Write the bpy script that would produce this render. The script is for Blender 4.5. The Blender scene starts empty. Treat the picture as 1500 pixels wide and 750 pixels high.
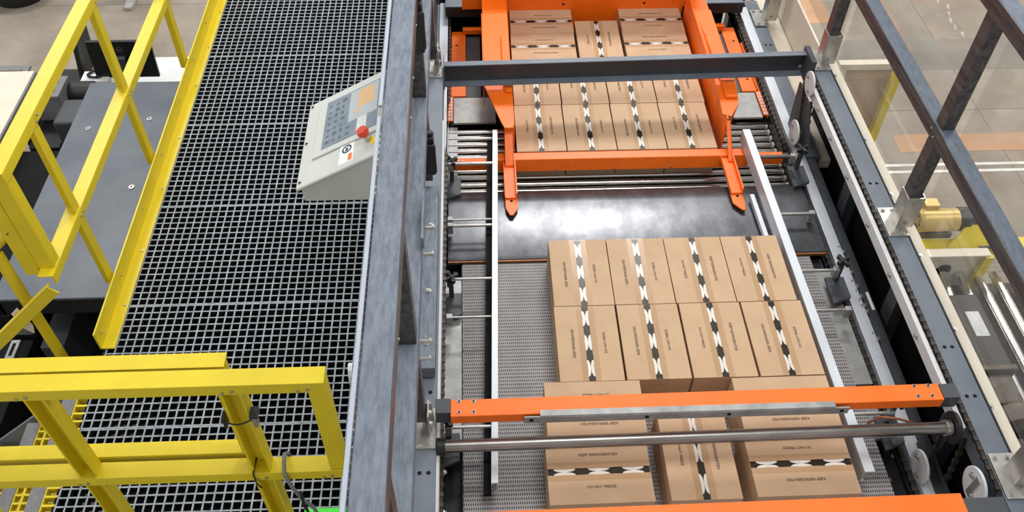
import bpy, bmesh, math, random
from mathutils import Vector, Matrix
random.seed(7)
scn = bpy.context.scene
C = scn.collection
PI = math.pi

# ------------------------------------------------------------------ camera
cam_d = bpy.data.cameras.new('camera')
cam_d.sensor_width = 36.0
cam_d.lens = 36.0 * 1289.1 / 1500.0
cam_d.clip_end = 200
cam = bpy.data.objects.new('camera', cam_d)
C.objects.link(cam)
pi_, ya_, ro_ = .83826, .0506, .01318
cp, sp, cy, sy, cr, sr = math.cos(pi_), math.sin(pi_), math.cos(ya_), math.sin(ya_), math.cos(ro_), math.sin(ro_)
fwd = Vector((sy * cp, cy * cp, -sp))
rgt = Vector((cy, -sy, 0))
upv = rgt.cross(fwd)
r2 = cr * rgt + sr * upv
u2 = -sr * rgt + cr * upv
cam.matrix_world = Matrix(((r2.x, u2.x, -fwd.x, 0), (r2.y, u2.y, -fwd.y, 0), (r2.z, u2.z, -fwd.z, 5.7), (0, 0, 0, 1)))
scn.camera = cam

# ------------------------------------------------------------------ world, lamps, exposure
w = bpy.data.worlds.new('hall')
scn.world = w
w.use_nodes = True
w.node_tree.nodes['Background'].inputs[0].default_value = (.96, .98, 1, 1)
w.node_tree.nodes['Background'].inputs[1].default_value = .80
LAMPS = [(-6.2, 2.5), (1.2, 2.2), (8.0, 2.5), (-5.0, 10.05), (1.7, 10.05), (8.4, 10.05)]
for k, (x, y) in enumerate(LAMPS):
    ld = bpy.data.lights.new('high_bay_lamp', 'AREA')
    ld.shape = 'RECTANGLE'
    ld.size, ld.size_y = 2.6, 1.7
    ld.energy = 170 if y < 5 else 700 if 0 < x < 5 else 430
    ld.color = (1, .985, .96)
    lo = bpy.data.objects.new('high_bay_lamp', ld)
    lo.location = (x, y, 9.3)
    C.objects.link(lo)
scn.view_settings.view_transform = 'Standard'
scn.view_settings.look = 'None'
scn.view_settings.gamma = 1
scn.view_settings.use_curve_mapping = False
scn.view_settings.exposure = -0.18


# ------------------------------------------------------------------ materials
def lin(r, g, b):
    f = lambda v: ((v / 255 + .055) / 1.055) ** 2.4 if v > 10 else v / 255 / 12.92
    return (f(r), f(g), f(b), 1)


def mat(name, rgb, rough=.5, metal=0., var=.12, scale=(6, 6, 6), bump=0., bscale=None, rgb2=None, spec=.5, coat=0.):
    m = bpy.data.materials.new(name)
    m.use_nodes = True
    nt = m.node_tree
    b = nt.nodes['Principled BSDF']
    b.inputs['Roughness'].default_value = rough
    b.inputs['Metallic'].default_value = metal
    b.inputs['Specular IOR Level'].default_value = spec
    b.inputs['Coat Weight'].default_value = coat
    c1 = lin(*rgb)
    c2 = lin(*rgb2) if rgb2 else tuple(max(0, v * (1 - var * 2)) for v in c1[:3]) + (1,)
    tc = nt.nodes.new('ShaderNodeTexCoord')
    mp = nt.nodes.new('ShaderNodeMapping')
    mp.inputs['Scale'].default_value = scale
    nz = nt.nodes.new('ShaderNodeTexNoise')
    nz.inputs['Scale'].default_value = 1
    nz.inputs['Detail'].default_value = 5
    nz.inputs['Roughness'].default_value = .65
    rp = nt.nodes.new('ShaderNodeValToRGB')
    rp.color_ramp.elements[0].position = .36
    rp.color_ramp.elements[1].position = .64
    rp.color_ramp.elements[0].color = c2
    rp.color_ramp.elements[1].color = c1
    L = nt.links.new
    L(tc.outputs['Object'], mp.inputs[0])
    L(mp.outputs[0], nz.inputs['Vector'])
    L(nz.outputs['Fac'], rp.inputs[0])
    L(rp.outputs[0], b.inputs['Base Color'])
    if bump:
        bp = nt.nodes.new('ShaderNodeBump')
        bp.inputs['Strength'].default_value = bump
        bp.inputs['Distance'].default_value = .004
        n2 = nt.nodes.new('ShaderNodeTexNoise')
        n2.inputs['Scale'].default_value = 1
        n2.inputs['Detail'].default_value = 4
        mp2 = nt.nodes.new('ShaderNodeMapping')
        mp2.inputs['Scale'].default_value = bscale or tuple(4 * s for s in scale)
        L(tc.outputs['Object'], mp2.inputs[0])
        L(mp2.outputs[0], n2.inputs['Vector'])
        L(n2.outputs['Fac'], bp.inputs['Height'])
        L(bp.outputs[0], b.inputs['Normal'])
    return m


def clear(name, tint=(1, 1, 1), haze=.03, gloss=.05, rough=.02):
    m = bpy.data.materials.new(name)
    m.use_nodes = True
    nt = m.node_tree
    nt.nodes.clear()
    out = nt.nodes.new('ShaderNodeOutputMaterial')
    tr = nt.nodes.new('ShaderNodeBsdfTransparent')
    tr.inputs[0].default_value = (*tint, 1)
    df = nt.nodes.new('ShaderNodeBsdfDiffuse')
    df.inputs[0].default_value = (.8, .8, .78, 1)
    gl = nt.nodes.new('ShaderNodeBsdfGlossy')
    gl.inputs['Roughness'].default_value = rough
    m1 = nt.nodes.new('ShaderNodeMixShader')
    m1.inputs[0].default_value = haze
    m2 = nt.nodes.new('ShaderNodeMixShader')
    fr = nt.nodes.new('ShaderNodeLayerWeight')
    pw = nt.nodes.new('ShaderNodeMath')
    pw.operation = 'POWER'
    pw.inputs[1].default_value = 5.0
    mu = nt.nodes.new('ShaderNodeMath')
    mu.operation = 'MULTIPLY_ADD'
    mu.inputs[1].default_value = .6
    mu.inputs[2].default_value = gloss * .7
    L = nt.links.new
    L(tr.outputs[0], m1.inputs[1])
    L(df.outputs[0], m1.inputs[2])
    L(fr.outputs['Facing'], pw.inputs[0])
    L(pw.outputs[0], mu.inputs[0])
    L(mu.outputs[0], m2.inputs[0])
    L(m1.outputs[0], m2.inputs[1])
    L(gl.outputs[0], m2.inputs[2])
    L(m2.outputs[0], out.inputs[0])
    return m


def belt_material():
    m = mat('belt_plastic', (160, 155, 154), .55, 0, .08, (9, 9, 9))
    nt = m.node_tree
    b = nt.nodes['Principled BSDF']
    base = b.inputs['Base Color'].links[0].from_socket
    L = nt.links.new
    tc = nt.nodes.new('ShaderNodeTexCoord')
    sx = nt.nodes.new('ShaderNodeSeparateXYZ')
    L(tc.outputs['Object'], sx.inputs[0])

    def op(o, a, bb=None):
        n = nt.nodes.new('ShaderNodeMath')
        n.operation = o
        for i, v in enumerate((a, bb)):
            if v is None:
                continue
            if isinstance(v, (int, float)):
                n.inputs[i].default_value = v
            else:
                L(v, n.inputs[i])
        return n.outputs[0]
    ry = op('DIVIDE', sx.outputs[1], .0205)
    row = op('FLOOR', ry)
    fy = op('SUBTRACT', op('SUBTRACT', ry, row), .5)
    sh = op('MULTIPLY', op('MODULO', row, 3.0), .18)
    fx = op('SUBTRACT', op('FRACT', op('ADD', op('DIVIDE', sx.outputs[0], .0098), sh)), .5)
    e = op('ADD', op('POWER', op('DIVIDE', fx, .25), 4.0), op('POWER', op('DIVIDE', fy, .30), 4.0))
    hole = op('LESS_THAN', e, 1.0)
    hinge = op('LESS_THAN', op('ABSOLUTE', op('SUBTRACT', op('FRACT', op('DIVIDE', sx.outputs[1], .0615)), .5)), .03)
    msk = op('MAXIMUM', hole, op('MULTIPLY', hinge, .12))
    mx = nt.nodes.new('ShaderNodeMix')
    mx.data_type = 'RGBA'
    L(msk, mx.inputs[0])
    L(base, mx.inputs[6])
    mx.inputs[7].default_value = (.018, .017, .017, 1)
    L(mx.outputs[2], b.inputs['Base Color'])
    return m


M = {}
M['concrete'] = mat('concrete', (150, 140, 126), .75, 0, .1, (1.3, 1.3, 1.3), .25, (30, 30, 30), rgb2=(128, 118, 105))
M['yellow'] = mat('yellow_paint', (216, 192, 24), .42, 0, .04, (9, 9, 9), .05, (60, 60, 60))
M['orange'] = mat('orange_paint', (250, 112, 14), .42, 0, .05, (10, 10, 10), .06, (120, 120, 120))
M['slate'] = mat('slate_paint', (104, 112, 122), .45, 0, .1, (5, 5, 5), .06, (90, 90, 90))
M['dark_slate'] = mat('dark_slate_paint', (66, 69, 74), .45, 0, .1, (5, 5, 5))
M['cream'] = mat('cream_paint', (218, 208, 188), .5, 0, .05, (4, 4, 4))
M['galvanised'] = mat('galvanised_steel', (114, 123, 134), .6, .1, .15, (60, 14, 60), .15, (90, 60, 90), rgb2=(88, 97, 108))
M['raw_steel'] = mat('mill_steel', (98, 96, 96), .42, .5, .2, (30, 3, 30), .1, (70, 9, 70), rgb2=(62, 60, 62))
M['black_steel'] = mat('black_steel', (30, 30, 32), .5, .1, .2, (6, 6, 6))
M['black_void'] = mat('near_black_parts_and_shade', (14, 14, 15), .7, 0, .2, (5, 5, 5), spec=.2)  # near-black, for dark parts and for sheets that stand in for shade
M['black_plastic'] = mat('black_plastic', (28, 28, 30), .4, 0, .15, (12, 12, 12))
M['stainless'] = mat('stainless_steel', (200, 196, 190), .32, .85, .12, (14, 14, 14), .05, (60, 60, 60))
M['aluminium'] = mat('aluminium', (200, 204, 210), .42, .35, .05, (14, 4, 14))
M['white_plastic'] = mat('white_plastic', (206, 206, 206), .45, 0, .04, (14, 14, 14))
M['plate_grey'] = mat('grey_sheet_steel', (168, 168, 166), .38, .4, .1, (9, 9, 9), rgb2=(140, 140, 138))
M['apron'] = mat('worn_black_plate', (108, 109, 113), .32, .85, .12, (9, 6, 9), .05, (60, 40, 60), rgb2=(84, 85, 88))
M['copper'] = mat('rusty_edge', (150, 92, 52), .5, .3, .2, (30, 30, 30))
M['chrome'] = mat('polished_roller_steel', (214, 210, 204), .2, .95, .08, (4, 30, 30))
M['shaft'] = mat('ground_shaft_steel', (150, 144, 138), .28, .9, .15, (6, 40, 40))
M['card'] = mat('cardboard', (196, 166, 134), .7, 0, .05, (3.2, 3.2, 3.2), .06, (150, 150, 150), rgb2=(188, 156, 124), spec=.3)
M['card_edge'] = mat('cardboard_edge', (120, 88, 58), .8, 0, .15, (30, 30, 30), spec=.2)
M['ink'] = mat('printing_ink', (36, 25, 18), .7, 0, .05)
M['liner_white'] = mat('white_liner', (240, 240, 240), .35, 0, .06, (40, 40, 40))
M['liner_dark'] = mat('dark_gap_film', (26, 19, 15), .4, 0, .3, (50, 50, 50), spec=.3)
M['tape'] = clear('clear_packing_tape', (.96, .945, .92), .004, .012, .2)
M['glass'] = clear('clear_polycarbonate', (.97, .97, .96), .05, .05, .02)
M['belt'] = belt_material()
M['grate_top'] = mat('worn_grating_top', (158, 164, 170), .6, 0, .12, (25, 25, 25), rgb2=(116, 122, 128))
M['grate_side'] = mat('shade_dark_grating_side', (34, 36, 38), .7, 0, .2, (20, 20, 20), spec=.3)  # near-black sides put the shade inside the mesh cells into the colour
M['panel_body'] = mat('beige_grey_enamel', (196, 199, 192), .42, 0, .03, (5, 5, 5))
M['screen'] = mat('grey_screen_glass', (128, 140, 150), .18, 0, .06, (14, 14, 14), rgb2=(112, 124, 134))
M['screen_pale'] = mat('pale_screen_field', (176, 184, 188), .2, 0, .04, (14, 14, 14))
M['screen_orange'] = mat('orange_screen_field', (216, 176, 128), .2, 0, .05, (14, 14, 14))
M['screen_white'] = mat('white_screen_field', (206, 210, 206), .2, 0, .04, (14, 14, 14))
M['screen_mark'] = mat('screen_mark_grey', (88, 98, 108), .25, 0, .1, (14, 14, 14))
M['red'] = mat('red_button_plastic', (214, 66, 40), .35, 0, .08, (20, 20, 20))
M['label_white'] = mat('white_label', (238, 238, 236), .5, 0, .03)
M['label_blue'] = mat('dark_blue_print', (44, 62, 86), .5, 0, .03)
M['label_yellow'] = mat('yellow_label', (250, 214, 40), .5, 0, .03)
M['label_orange'] = mat('orange_label', (226, 120, 50), .5, 0, .03)
M['gold'] = mat('gold_motor_paint', (206, 176, 104), .35, .3, .06, (10, 10, 10))
M['brown_steel'] = mat('dusty_brown_casting', (104, 92, 80), .5, .2, .15, (12, 12, 12), rgb2=(70, 60, 50))
M['casting_dark'] = mat('dark_casting', (62, 54, 48), .5, .2, .15, (9, 9, 9))
M['brown_dark'] = mat('dark_brown_pan', (82, 70, 58), .6, .1, .15, (6, 6, 6), rgb2=(56, 47, 40))
M['green'] = mat('bright_green_paint', (70, 240, 60), .5, 0, .03)
M['plate_top'] = mat('slate_table_paint', (98, 104, 112), .4, 0, .1, (3, 3, 3), .04, (20, 20, 20), rgb2=(84, 90, 99))
M['grey_plastic'] = mat('grey_plastic', (118, 118, 118), .5, 0, .08, (8, 8, 8))
M['white_paint'] = mat('white_laminate', (228, 228, 226), .45, 0, .03, (4, 4, 4))
M['rubber'] = mat('black_rubber', (22, 22, 23), .55, 0, .1, (9, 9, 9))
M['grey_cable'] = mat('grey_cable_sheath', (120, 122, 118), .55, 0, .05)
M['line_white'] = mat('white_floor_paint', (226, 222, 214), .7, 0, .12, (5, 5, 5))
M['line_orange'] = mat('orange_line_and_reflection', (184, 142, 106), .75, 0, .12, (2, 2, 2), rgb2=(164, 132, 104))
M['scuff'] = mat('pale_floor_scuff', (192, 186, 176), .75, 0, .2, (9, 9, 9))
M['line_grey'] = mat('grey_floor_patch', (134, 127, 116), .75, 0, .12, (1.5, 1.5, 1.5))
M['grit'] = mat('grey_grit_nosing', (124, 124, 126), .85, 0, .1, (40, 40, 40), .3, (300, 300, 300))
M['chain_dark'] = mat('oily_chain_steel', (70, 58, 48), .4, .4, .2, (30, 30, 30))
M['edge_grey'] = mat('pale_blue_grey_edge', (166, 174, 186), .5, 0, .05)
M['galv_shaded'] = mat('shaded_galvanised_steel', (98, 108, 122), .55, .1, .15, (60, 14, 60), .15, (90, 60, 90), rgb2=(78, 87, 99))  # darker galvanised copy, shading of the right rails put into its colour
M['beige'] = mat('beige_guard_sheet', (190, 164, 136), .6, 0, .06, (3, 3, 3))
M['skin'] = mat('skin', (206, 160, 132), .55, 0, .05)
M['cloth_dark'] = mat('dark_trouser_cloth', (30, 30, 34), .85, 0, .15, (20, 20, 20))
M['cloth_grey'] = mat('grey_shirt_cloth', (96, 100, 108), .85, 0, .1, (20, 20, 20))
M['hair'] = mat('brown_hair', (58, 42, 32), .7, 0, .2, (30, 30, 30))
M['shoe'] = mat('pale_grey_shoe', (176, 172, 168), .6, 0, .1, (20, 20, 20))


# ------------------------------------------------------------------ mesh helpers
class MB:
    def __init__(s):
        s.v, s.f, s.m = [], [], []

    def add(s, vs, fs, mi=0):
        o = len(s.v)
        s.v += [tuple(p) for p in vs]
        s.f += [tuple(i + o for i in f) for f in fs]
        s.m += [mi] * len(fs)
        return s

    def box(s, x0, x1, y0, y1, z0, z1, mi=0):
        return s.add([(x0, y0, z0), (x1, y0, z0), (x1, y1, z0), (x0, y1, z0), (x0, y0, z1), (x1, y0, z1), (x1, y1, z1), (x0, y1, z1)],
                     [(3, 2, 1, 0), (4, 5, 6, 7), (0, 1, 5, 4), (1, 2, 6, 5), (2, 3, 7, 6), (3, 0, 4, 7)], mi)

    def hexa(s, lo, hi, mi=0):
        return s.add(list(lo) + list(hi), [(3, 2, 1, 0), (4, 5, 6, 7), (0, 1, 5, 4), (1, 2, 6, 5), (2, 3, 7, 6), (3, 0, 4, 7)], mi)

    def prism(s, pts, d, mi=0):
        n = len(pts)
        d = Vector(d)
        a = [Vector(p) for p in pts]
        b = [p + d for p in a]
        nn = Vector((0, 0, 0))
        for i in range(n):
            nn += a[i].cross(a[(i + 1) % n])
        fs = [tuple(range(n - 1, -1, -1)), tuple(range(n, 2 * n))] + [(i, (i + 1) % n, n + (i + 1) % n, n + i) for i in range(n)]
        if nn.dot(d) < 0:
            fs = [tuple(reversed(f)) for f in fs]
        return s.add(a + b, fs, mi)

    def tube(s, p, q, r, n=14, r1=None, mi=0):
        p, q = Vector(p), Vector(q)
        ax = (q - p).normalized()
        t = Vector((0, 0, 1)) if abs(ax.z) < .9 else Vector((1, 0, 0))
        u = ax.cross(t).normalized()
        v = ax.cross(u)
        r1 = r if r1 is None else r1
        vs = []
        for c, rr in ((p, r), (q, r1)):
            for i in range(n):
                a = 2 * PI * i / n
                vs.append(c + rr * (math.cos(a) * u + math.sin(a) * v))
        fs = [(i, (i + 1) % n, n + (i + 1) % n, n + i) for i in range(n)] + [tuple(range(n - 1, -1, -1)), tuple(range(n, 2 * n))]
        return s.add(vs, fs, mi)

    def path(s, pts, r, n=8, mi=0):
        pts = [Vector(p) for p in pts]
        vs, fs = [], []
        u = None
        for i, p in enumerate(pts):
            ax = (pts[min(i + 1, len(pts) - 1)] - pts[max(i - 1, 0)]).normalized()
            if u is None:
                t = Vector((0, 0, 1)) if abs(ax.z) < .9 else Vector((1, 0, 0))
                u = ax.cross(t).normalized()
            else:
                u = (u - ax * u.dot(ax)).normalized()
            v = ax.cross(u)
            for k in range(n):
                a = 2 * PI * k / n
                vs.append(p + r * (math.cos(a) * u + math.sin(a) * v))
        for i in range(len(pts) - 1):
            for k in range(n):
                fs.append((i * n + k, i * n + (k + 1) % n, (i + 1) * n + (k + 1) % n, (i + 1) * n + k))
        fs += [tuple(range(n - 1, -1, -1)), tuple(range((len(pts) - 1) * n, len(pts) * n))]
        return s.add(vs, fs, mi)

    def mesh(s, name, mats, smooth=False):
        me = bpy.data.meshes.new(name)
        me.from_pydata(s.v, [], s.f)
        for m in (mats if isinstance(mats, (list, tuple)) else [mats]):
            me.materials.append(M[m])
        me.polygons.foreach_set('material_index', s.m)
        if smooth:
            me.polygons.foreach_set('use_smooth', [True] * len(me.polygons))
            me.set_sharp_from_angle(angle=math.radians(40))
        me.update()
        return me


BASE = {}


def base(o):
    b = Vector((0, 0, 0))
    while o is not None:
        b += BASE.get(o.name, Vector((0, 0, 0)))
        o = o.parent
    return b


def tag(o, label=None, cat=None, group=None, kind=None):
    for k, v in (('label', label), ('category', cat), ('group', group), ('kind', kind)):
        if v:
            o[k] = v
    return o


def thing(name, label, cat, loc=(0, 0, 0), group=None, rz=0):
    o = bpy.data.objects.new(name, None)
    o.empty_display_size = .1
    o.location = loc
    o.rotation_euler.z = rz
    C.objects.link(o)
    BASE[o.name] = Vector(loc)
    return tag(o, label, cat, group)


def part(name, mb, mats, parent=None, bevel=0, smooth=False, label=None, kind=None):
    """mesh given in world coordinates"""
    off = base(parent) if parent else Vector((0, 0, 0))
    if off.length:
        mb.v = [(x - off.x, y - off.y, z - off.z) for x, y, z in mb.v]
    o = bpy.data.objects.new(name, mb.mesh(name, mats, smooth))
    C.objects.link(o)
    if parent:
        o.parent = parent
    BASE[o.name] = Vector((0, 0, 0))
    if bevel:
        bv = o.modifiers.new('bevel', 'BEVEL')
        bv.width = bevel
        bv.segments = 2
        bv.limit_method = 'ANGLE'
    return tag(o, label, kind=kind)


def inst(name, me, loc, parent, rot=(0, 0, 0), scale=None):
    o = bpy.data.objects.new(name, me)
    o.location = Vector(loc) - (base(parent) if parent else Vector((0, 0, 0)))
    o.rotation_euler = rot
    if scale:
        o.scale = scale
    C.objects.link(o)
    if parent:
        o.parent = parent
    BASE[o.name] = Vector((0, 0, 0))
    return o


def one(name, label, cat, mb, mats, group=None, **k):
    o = part(name, mb, mats, None, **k)
    return tag(o, label, cat, group)


BOLT = MB().tube((0, 0, 0), (0, 0, .004), .013, 12).tube((0, 0, .004), (0, 0, .012), .0085, 6).mesh('bolt', 'stainless')
SMALL = MB().tube((0, 0, 0), (0, 0, .003), .006, 8).tube((0, 0, .003), (0, 0, .006), .004, 6).mesh('small_bolt', 'stainless')
HOLE = MB().tube((0, 0, 0), (0, 0, .0012), .009, 12).mesh('bolt_hole', 'black_void')
SCREW = MB().tube((0, 0, 0), (0, 0, .002), .009, 12).tube((0, 0, .002), (0, 0, .005), .005, 8, mi=1).mesh('screw', ['stainless', 'black_steel'])


def bolt(loc, parent, rot=(0, 0, 0), me=BOLT, name='bolt'):
    return inst(name, me, loc, parent, rot)


def chain_mb(pts, pitch=.03, wd=.016, ht=.016):
    """roller chain laid along a polyline: alternating wide and narrow links with rollers"""
    mb = MB()
    pts = [Vector(p) for p in pts]
    k = 0
    for a, b in zip(pts[:-1], pts[1:]):
        d = b - a
        n = max(1, int(d.length / pitch))
        ax = d.normalized()
        side = Vector((1, 0, 0))
        upn = ax.cross(side).normalized()
        for i in range(n):
            c = a + d * ((i + .5) / n)
            wl = wd if k % 2 else wd * .62
            h = ht * (1 if k % 2 else .72)
            L = d.length / n * .46
            k += 1
            lo, hi = [], []
            for sz, arr in ((-1, lo), (1, hi)):
                for sx, sy_ in ((-1, -1), (1, -1), (1, 1), (-1, 1)):
                    arr.append(c + side * sx * wl * .5 + ax * sy_ * L + upn * sz * h * .5)
            mb.hexa(lo, hi, k % 2)
    return mb


def chain(parent, pts, **k):
    return part('roller_chain', chain_mb(pts, **k), ['chain_dark', 'black_steel'], parent, kind='stuff')


TXT = {}


def text_mesh(s, width, matname='ink', name='lettering'):
    key = (s, width, matname)
    if key in TXT:
        return TXT[key]
    cu = bpy.data.curves.new('lettering', 'FONT')
    cu.body = s
    cu.align_x = 'CENTER'
    cu.align_y = 'CENTER'
    cu.resolution_u = 2
    cu.offset = .012
    o = bpy.data.objects.new('lettering', cu)
    C.objects.link(o)
    dg = bpy.context.evaluated_depsgraph_get()
    me = bpy.data.meshes.new_from_object(o.evaluated_get(dg))
    bpy.data.objects.remove(o)
    bpy.data.curves.remove(cu)
    xs = [v.co.x for v in me.vertices]
    ys = [v.co.y for v in me.vertices]
    k = width / (max(xs) - min(xs))
    cx, cyy = (max(xs) + min(xs)) / 2, (max(ys) + min(ys)) / 2
    for v in me.vertices:
        v.co = ((v.co.x - cx) * k, (v.co.y - cyy) * k, 0)
    me.materials.clear()
    me.materials.append(M[matname])
    me.name = name
    TXT[key] = me
    return me


# ================================================================== SETTING: floor
floor = part('floor', MB().box(-14, 14, -3, 19, -.2, -.005), 'concrete', kind='structure')
SLAB = MB().box(.003, 2.397, .003, 2.197, -.02, 0).mesh('slab', 'concrete')
for i in range(-6, 6):
    for j in range(-1, 8):
        if i < -1 or i > 0 or j > 2:
            inst('slab', SLAB, (i * 2.4 + .35, j * 2.2 + .4, 0), floor)
fl = part('painted_line', MB().box(4.12, 6.6, 6.36, 6.62, 0, .003), 'line_orange', floor, label='faded orange painted floor stripe')
part('painted_line', MB().box(3.8, 5.9, 6.155, 6.19, 0, .003), 'line_white', floor, label='thin white floor line, farther of the pair')
part('painted_line', MB().box(3.8, 5.9, 6.06, 6.095, 0, .003), 'line_white', floor, label='thin white floor line, nearer of the pair')
part('floor_patch', MB().box(3.2, 7.6, 7.68, 8.25, 0, .002), 'line_grey', floor, label='darker grey band across the floor')
part('floor_patch', MB().box(3.3, 4.1, 8.6, 9.4, 0, .002), 'line_orange', floor, label='orange patch imitating a reflection in the clear panel')  # orange tone stands in for a reflection in the clear panel
mk = MB()
for k in range(9):
    x, y = 4.6 + .07 * random.uniform(-1, 1), 6.75 + k * .17
    mk.prism([(x, y, 0), (x + .03, y - .02, 0), (x + .06, y + .05, 0), (x + .08, y + .12, 0), (x + .03, y + .09, 0)], (0, 0, .0015))
for k in range(6):
    x, y = 5.5 + .05 * random.uniform(-1, 1), 8.3 + k * .14
    mk.prism([(x, y, 0), (x + .02, y - .02, 0), (x + .04, y + .05, 0), (x + .05, y + .1, 0), (x + .01, y + .07, 0)], (0, 0, .0015))
part('scuff_marks', mk, 'scuff', floor, kind='stuff')

# ================================================================== WALKWAY
Z0 = 2.4
walk = thing('walkway_platform', 'raised walkway with dark square mesh grating beside the galvanised fence', 'walkway', (-1.05, 3.5, 0))
PIT = .039
gm = MB()
NX, NY = 36, 17
for i in range(NX + 1):
    x = i * PIT
    gm.add([(x - .0036, 0, 0), (x + .0036, 0, 0), (x + .0036, NY * PIT, 0), (x - .0036, NY * PIT, 0)], [(0, 1, 2, 3)], 0)
    gm.add([(x - .0036, 0, 0), (x - .0036, NY * PIT, 0), (x - .0028, NY * PIT, -.038), (x - .0028, 0, -.038)], [(0, 1, 2, 3)], 1)
    gm.add([(x + .0036, 0, 0), (x + .0036, NY * PIT, 0), (x + .0028, NY * PIT, -.038), (x + .0028, 0, -.038)], [(3, 2, 1, 0)], 1)
for j in range(NY + 1):
    y = j * PIT
    gm.add([(0, y - .0035, .0003), (NX * PIT, y - .0035, .0003), (NX * PIT, y + .0035, .0003), (0, y + .0035, .0003)], [(0, 1, 2, 3)], 0)
    gm.add([(0, y - .0035, 0), (NX * PIT, y - .0035, 0), (NX * PIT, y - .003, -.038), (0, y - .003, -.038)], [(3, 2, 1, 0)], 1)
    gm.add([(0, y + .0035, 0), (NX * PIT, y + .0035, 0), (NX * PIT, y + .003, -.038), (0, y + .003, -.038)], [(0, 1, 2, 3)], 1)
GP = gm.mesh('grating_panel', ['grate_top', 'grate_side'])
for j in range(9):
    g = inst('grating_panel', GP, (-1.728, 1.364 + (j) * .671, Z0), walk)
    g['kind'] = 'stuff'
part('deck_shade_sheet', MB().box(-1.72, -.33, .7, 7.4, 1.9, 1.91), 'black_void', walk)  # added near-black sheet so the mesh openings look dark
for y in (1.37, 3.375, 5.39, 7.3):
    part('support_beam', MB().box(-1.72, -.34, y - .03, y + .03, 2.2, 2.355), 'black_steel', walk)
for x in (-1.735, -.34):
    part('edge_channel', MB().box(x - .012, x + .012, 1.34, 7.4, 2.2, 2.39), 'black_steel', walk)
for x, y in ((-1.7, 1.7), (-1.7, 4.6), (-1.7, 7.2), (-.5, 7.2), (-.5, 1.4)):
    part('column', MB().box(x - .05, x + .05, y - .05, y + .05, 0, 2.2), 'black_steel', walk)

# ================================================================== YELLOW GUARDRAILS


def angle_y(x, z, y0, y1, w=.064, h=.05, t=.007, sx=-1):
    """angle iron along Y, outer corner at (x, z), legs going sx in X and down"""
    xs = sorted((x, x + sx * w))
    ts = sorted((x, x + sx * t))
    return MB().box(xs[0], xs[1], y0, y1, z - t, z).box(ts[0], ts[1], y0, y1, z - h, z - t)


def angle_x(y, z, x0, x1, w=.062, h=.05, t=.007, sy_=1):
    ys = sorted((y, y + sy_ * w))
    ts = sorted((y, y + sy_ * t))
    return MB().box(x0, x1, ys[0], ys[1], z - t, z).box(x0, x1, ts[0], ts[1], z - h, z - t)


def angle_z(x, y, z0, z1, sx, sy_, w=.055, t=.007):
    a, b = sorted((x, x + sx * w))
    c, d = sorted((y, y + sy_ * t))
    m = MB().box(a, b, c, d, z0, z1)
    a, b = sorted((x, x + sx * t))
    c, d = sorted((y + sy_ * t, y + sy_ * w))
    return m.box(a, b, c, d, z0, z1)


XA = -1.765
ga = thing('guardrail', 'yellow steel guardrail with toe board running along the far left walkway edge', 'guardrail', (XA, 2.5, Z0))
part('top_rail', angle_y(XA, 3.47, 2.47, 7.4), 'yellow', ga, .0015)
part('mid_rail', angle_y(XA, 2.94, 2.43, 7.4), 'yellow', ga, .0015)
for y in (2.84, 3.70, 4.58, 5.46, 6.34, 7.22):
    part('post', angle_z(XA - .008, y, 2.42, 3.462, -1, -1), 'yellow', ga, .0015)
    for z in (3.435, 3.45):
        bolt((XA + .0005, y - .02 + (z - 3.435) * 1.5, z), ga, (0, PI / 2, 0), SMALL)
    for dy in (0, .03):
        bolt((XA + .0005, y - .035 + dy, 2.915), ga, (0, PI / 2, 0), SMALL)
part('end_post', angle_z(XA - .006, 2.475, 2.90, 3.462, -1, 1, .062), 'yellow', ga, .0015)
part('end_post', angle_z(XA - .074, 2.475, 2.90, 3.462, -1, 1, .062), 'yellow', ga, .0015)
part('return_rail', angle_x(2.47, 3.47, -2.6, XA - .066), 'yellow', ga, .0015)
part('toe_board', MB().box(-1.757, -1.749, 2.45, 7.4, Z0 + .002, 2.51).box(-1.749, -1.69, 2.45, 7.4, Z0 + .002, Z0 + .01), 'yellow', ga, .0015)
for y in (2.5, 2.85, 3.3, 3.72, 4.2, 4.6, 5.0, 5.5):
    bolt((-1.7485, y, 2.46), ga, (0, PI / 2, 0), SMALL)
    bolt((-1.705, y + .2, Z0 + .01), ga, (0, 0, 0), SMALL)

gf = thing('guardrail', 'long yellow guardrail nearest the camera, ending beside the galvanised fence', 'guardrail', (-.9, 1.52, Z0))
part('top_rail', angle_x(1.508, 3.47, -2.7, -.487), 'yellow', gf, .0015)
part('mid_rail', angle_x(1.508, 2.93, -2.7, -.487), 'yellow', gf, .0015)
part('end_post', angle_z(-.489, 1.516, 2.93, 3.462, -1, 1, .055), 'yellow', gf, .0015)
for x in (-.748, -1.34):
    part('post', MB().box(x - .064, x, 1.562, 1.568, 2.402, 3.462).box(x - .007, x, 1.517, 1.562, 2.402, 3.462).box(x - .064, x - .057, 1.517, 1.562, 2.402, 3.462), 'yellow', gf, .0015)
for x in (-.52, -.748, -1.36):
    for z in (3.44, 2.90):
        for dx in (0, -.03):
            bolt((x - .02 + dx, 1.5075, z + dx * .3), gf, (PI / 2, 0, 0), SMALL)
gb = thing('guardrail', 'shorter yellow guardrail directly behind the front one, over the stair head', 'guardrail', (-1.3, 1.6, Z0))
part('top_rail', angle_x(1.585, 3.46, -2.7, -.80, .055), 'yellow', gb, .0015)
part('mid_rail', angle_x(1.585, 2.94, -2.7, -.83, .055), 'yellow', gb, .0015)
part('end_post', angle_z(-.81, 1.593, 2.402, 3.45, -1, 1, .05), 'yellow', gb, .0015)
part('post', angle_z(-1.9, 1.593, 2.402, 3.45, -1, 1, .05), 'yellow', gb, .0015)

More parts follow.
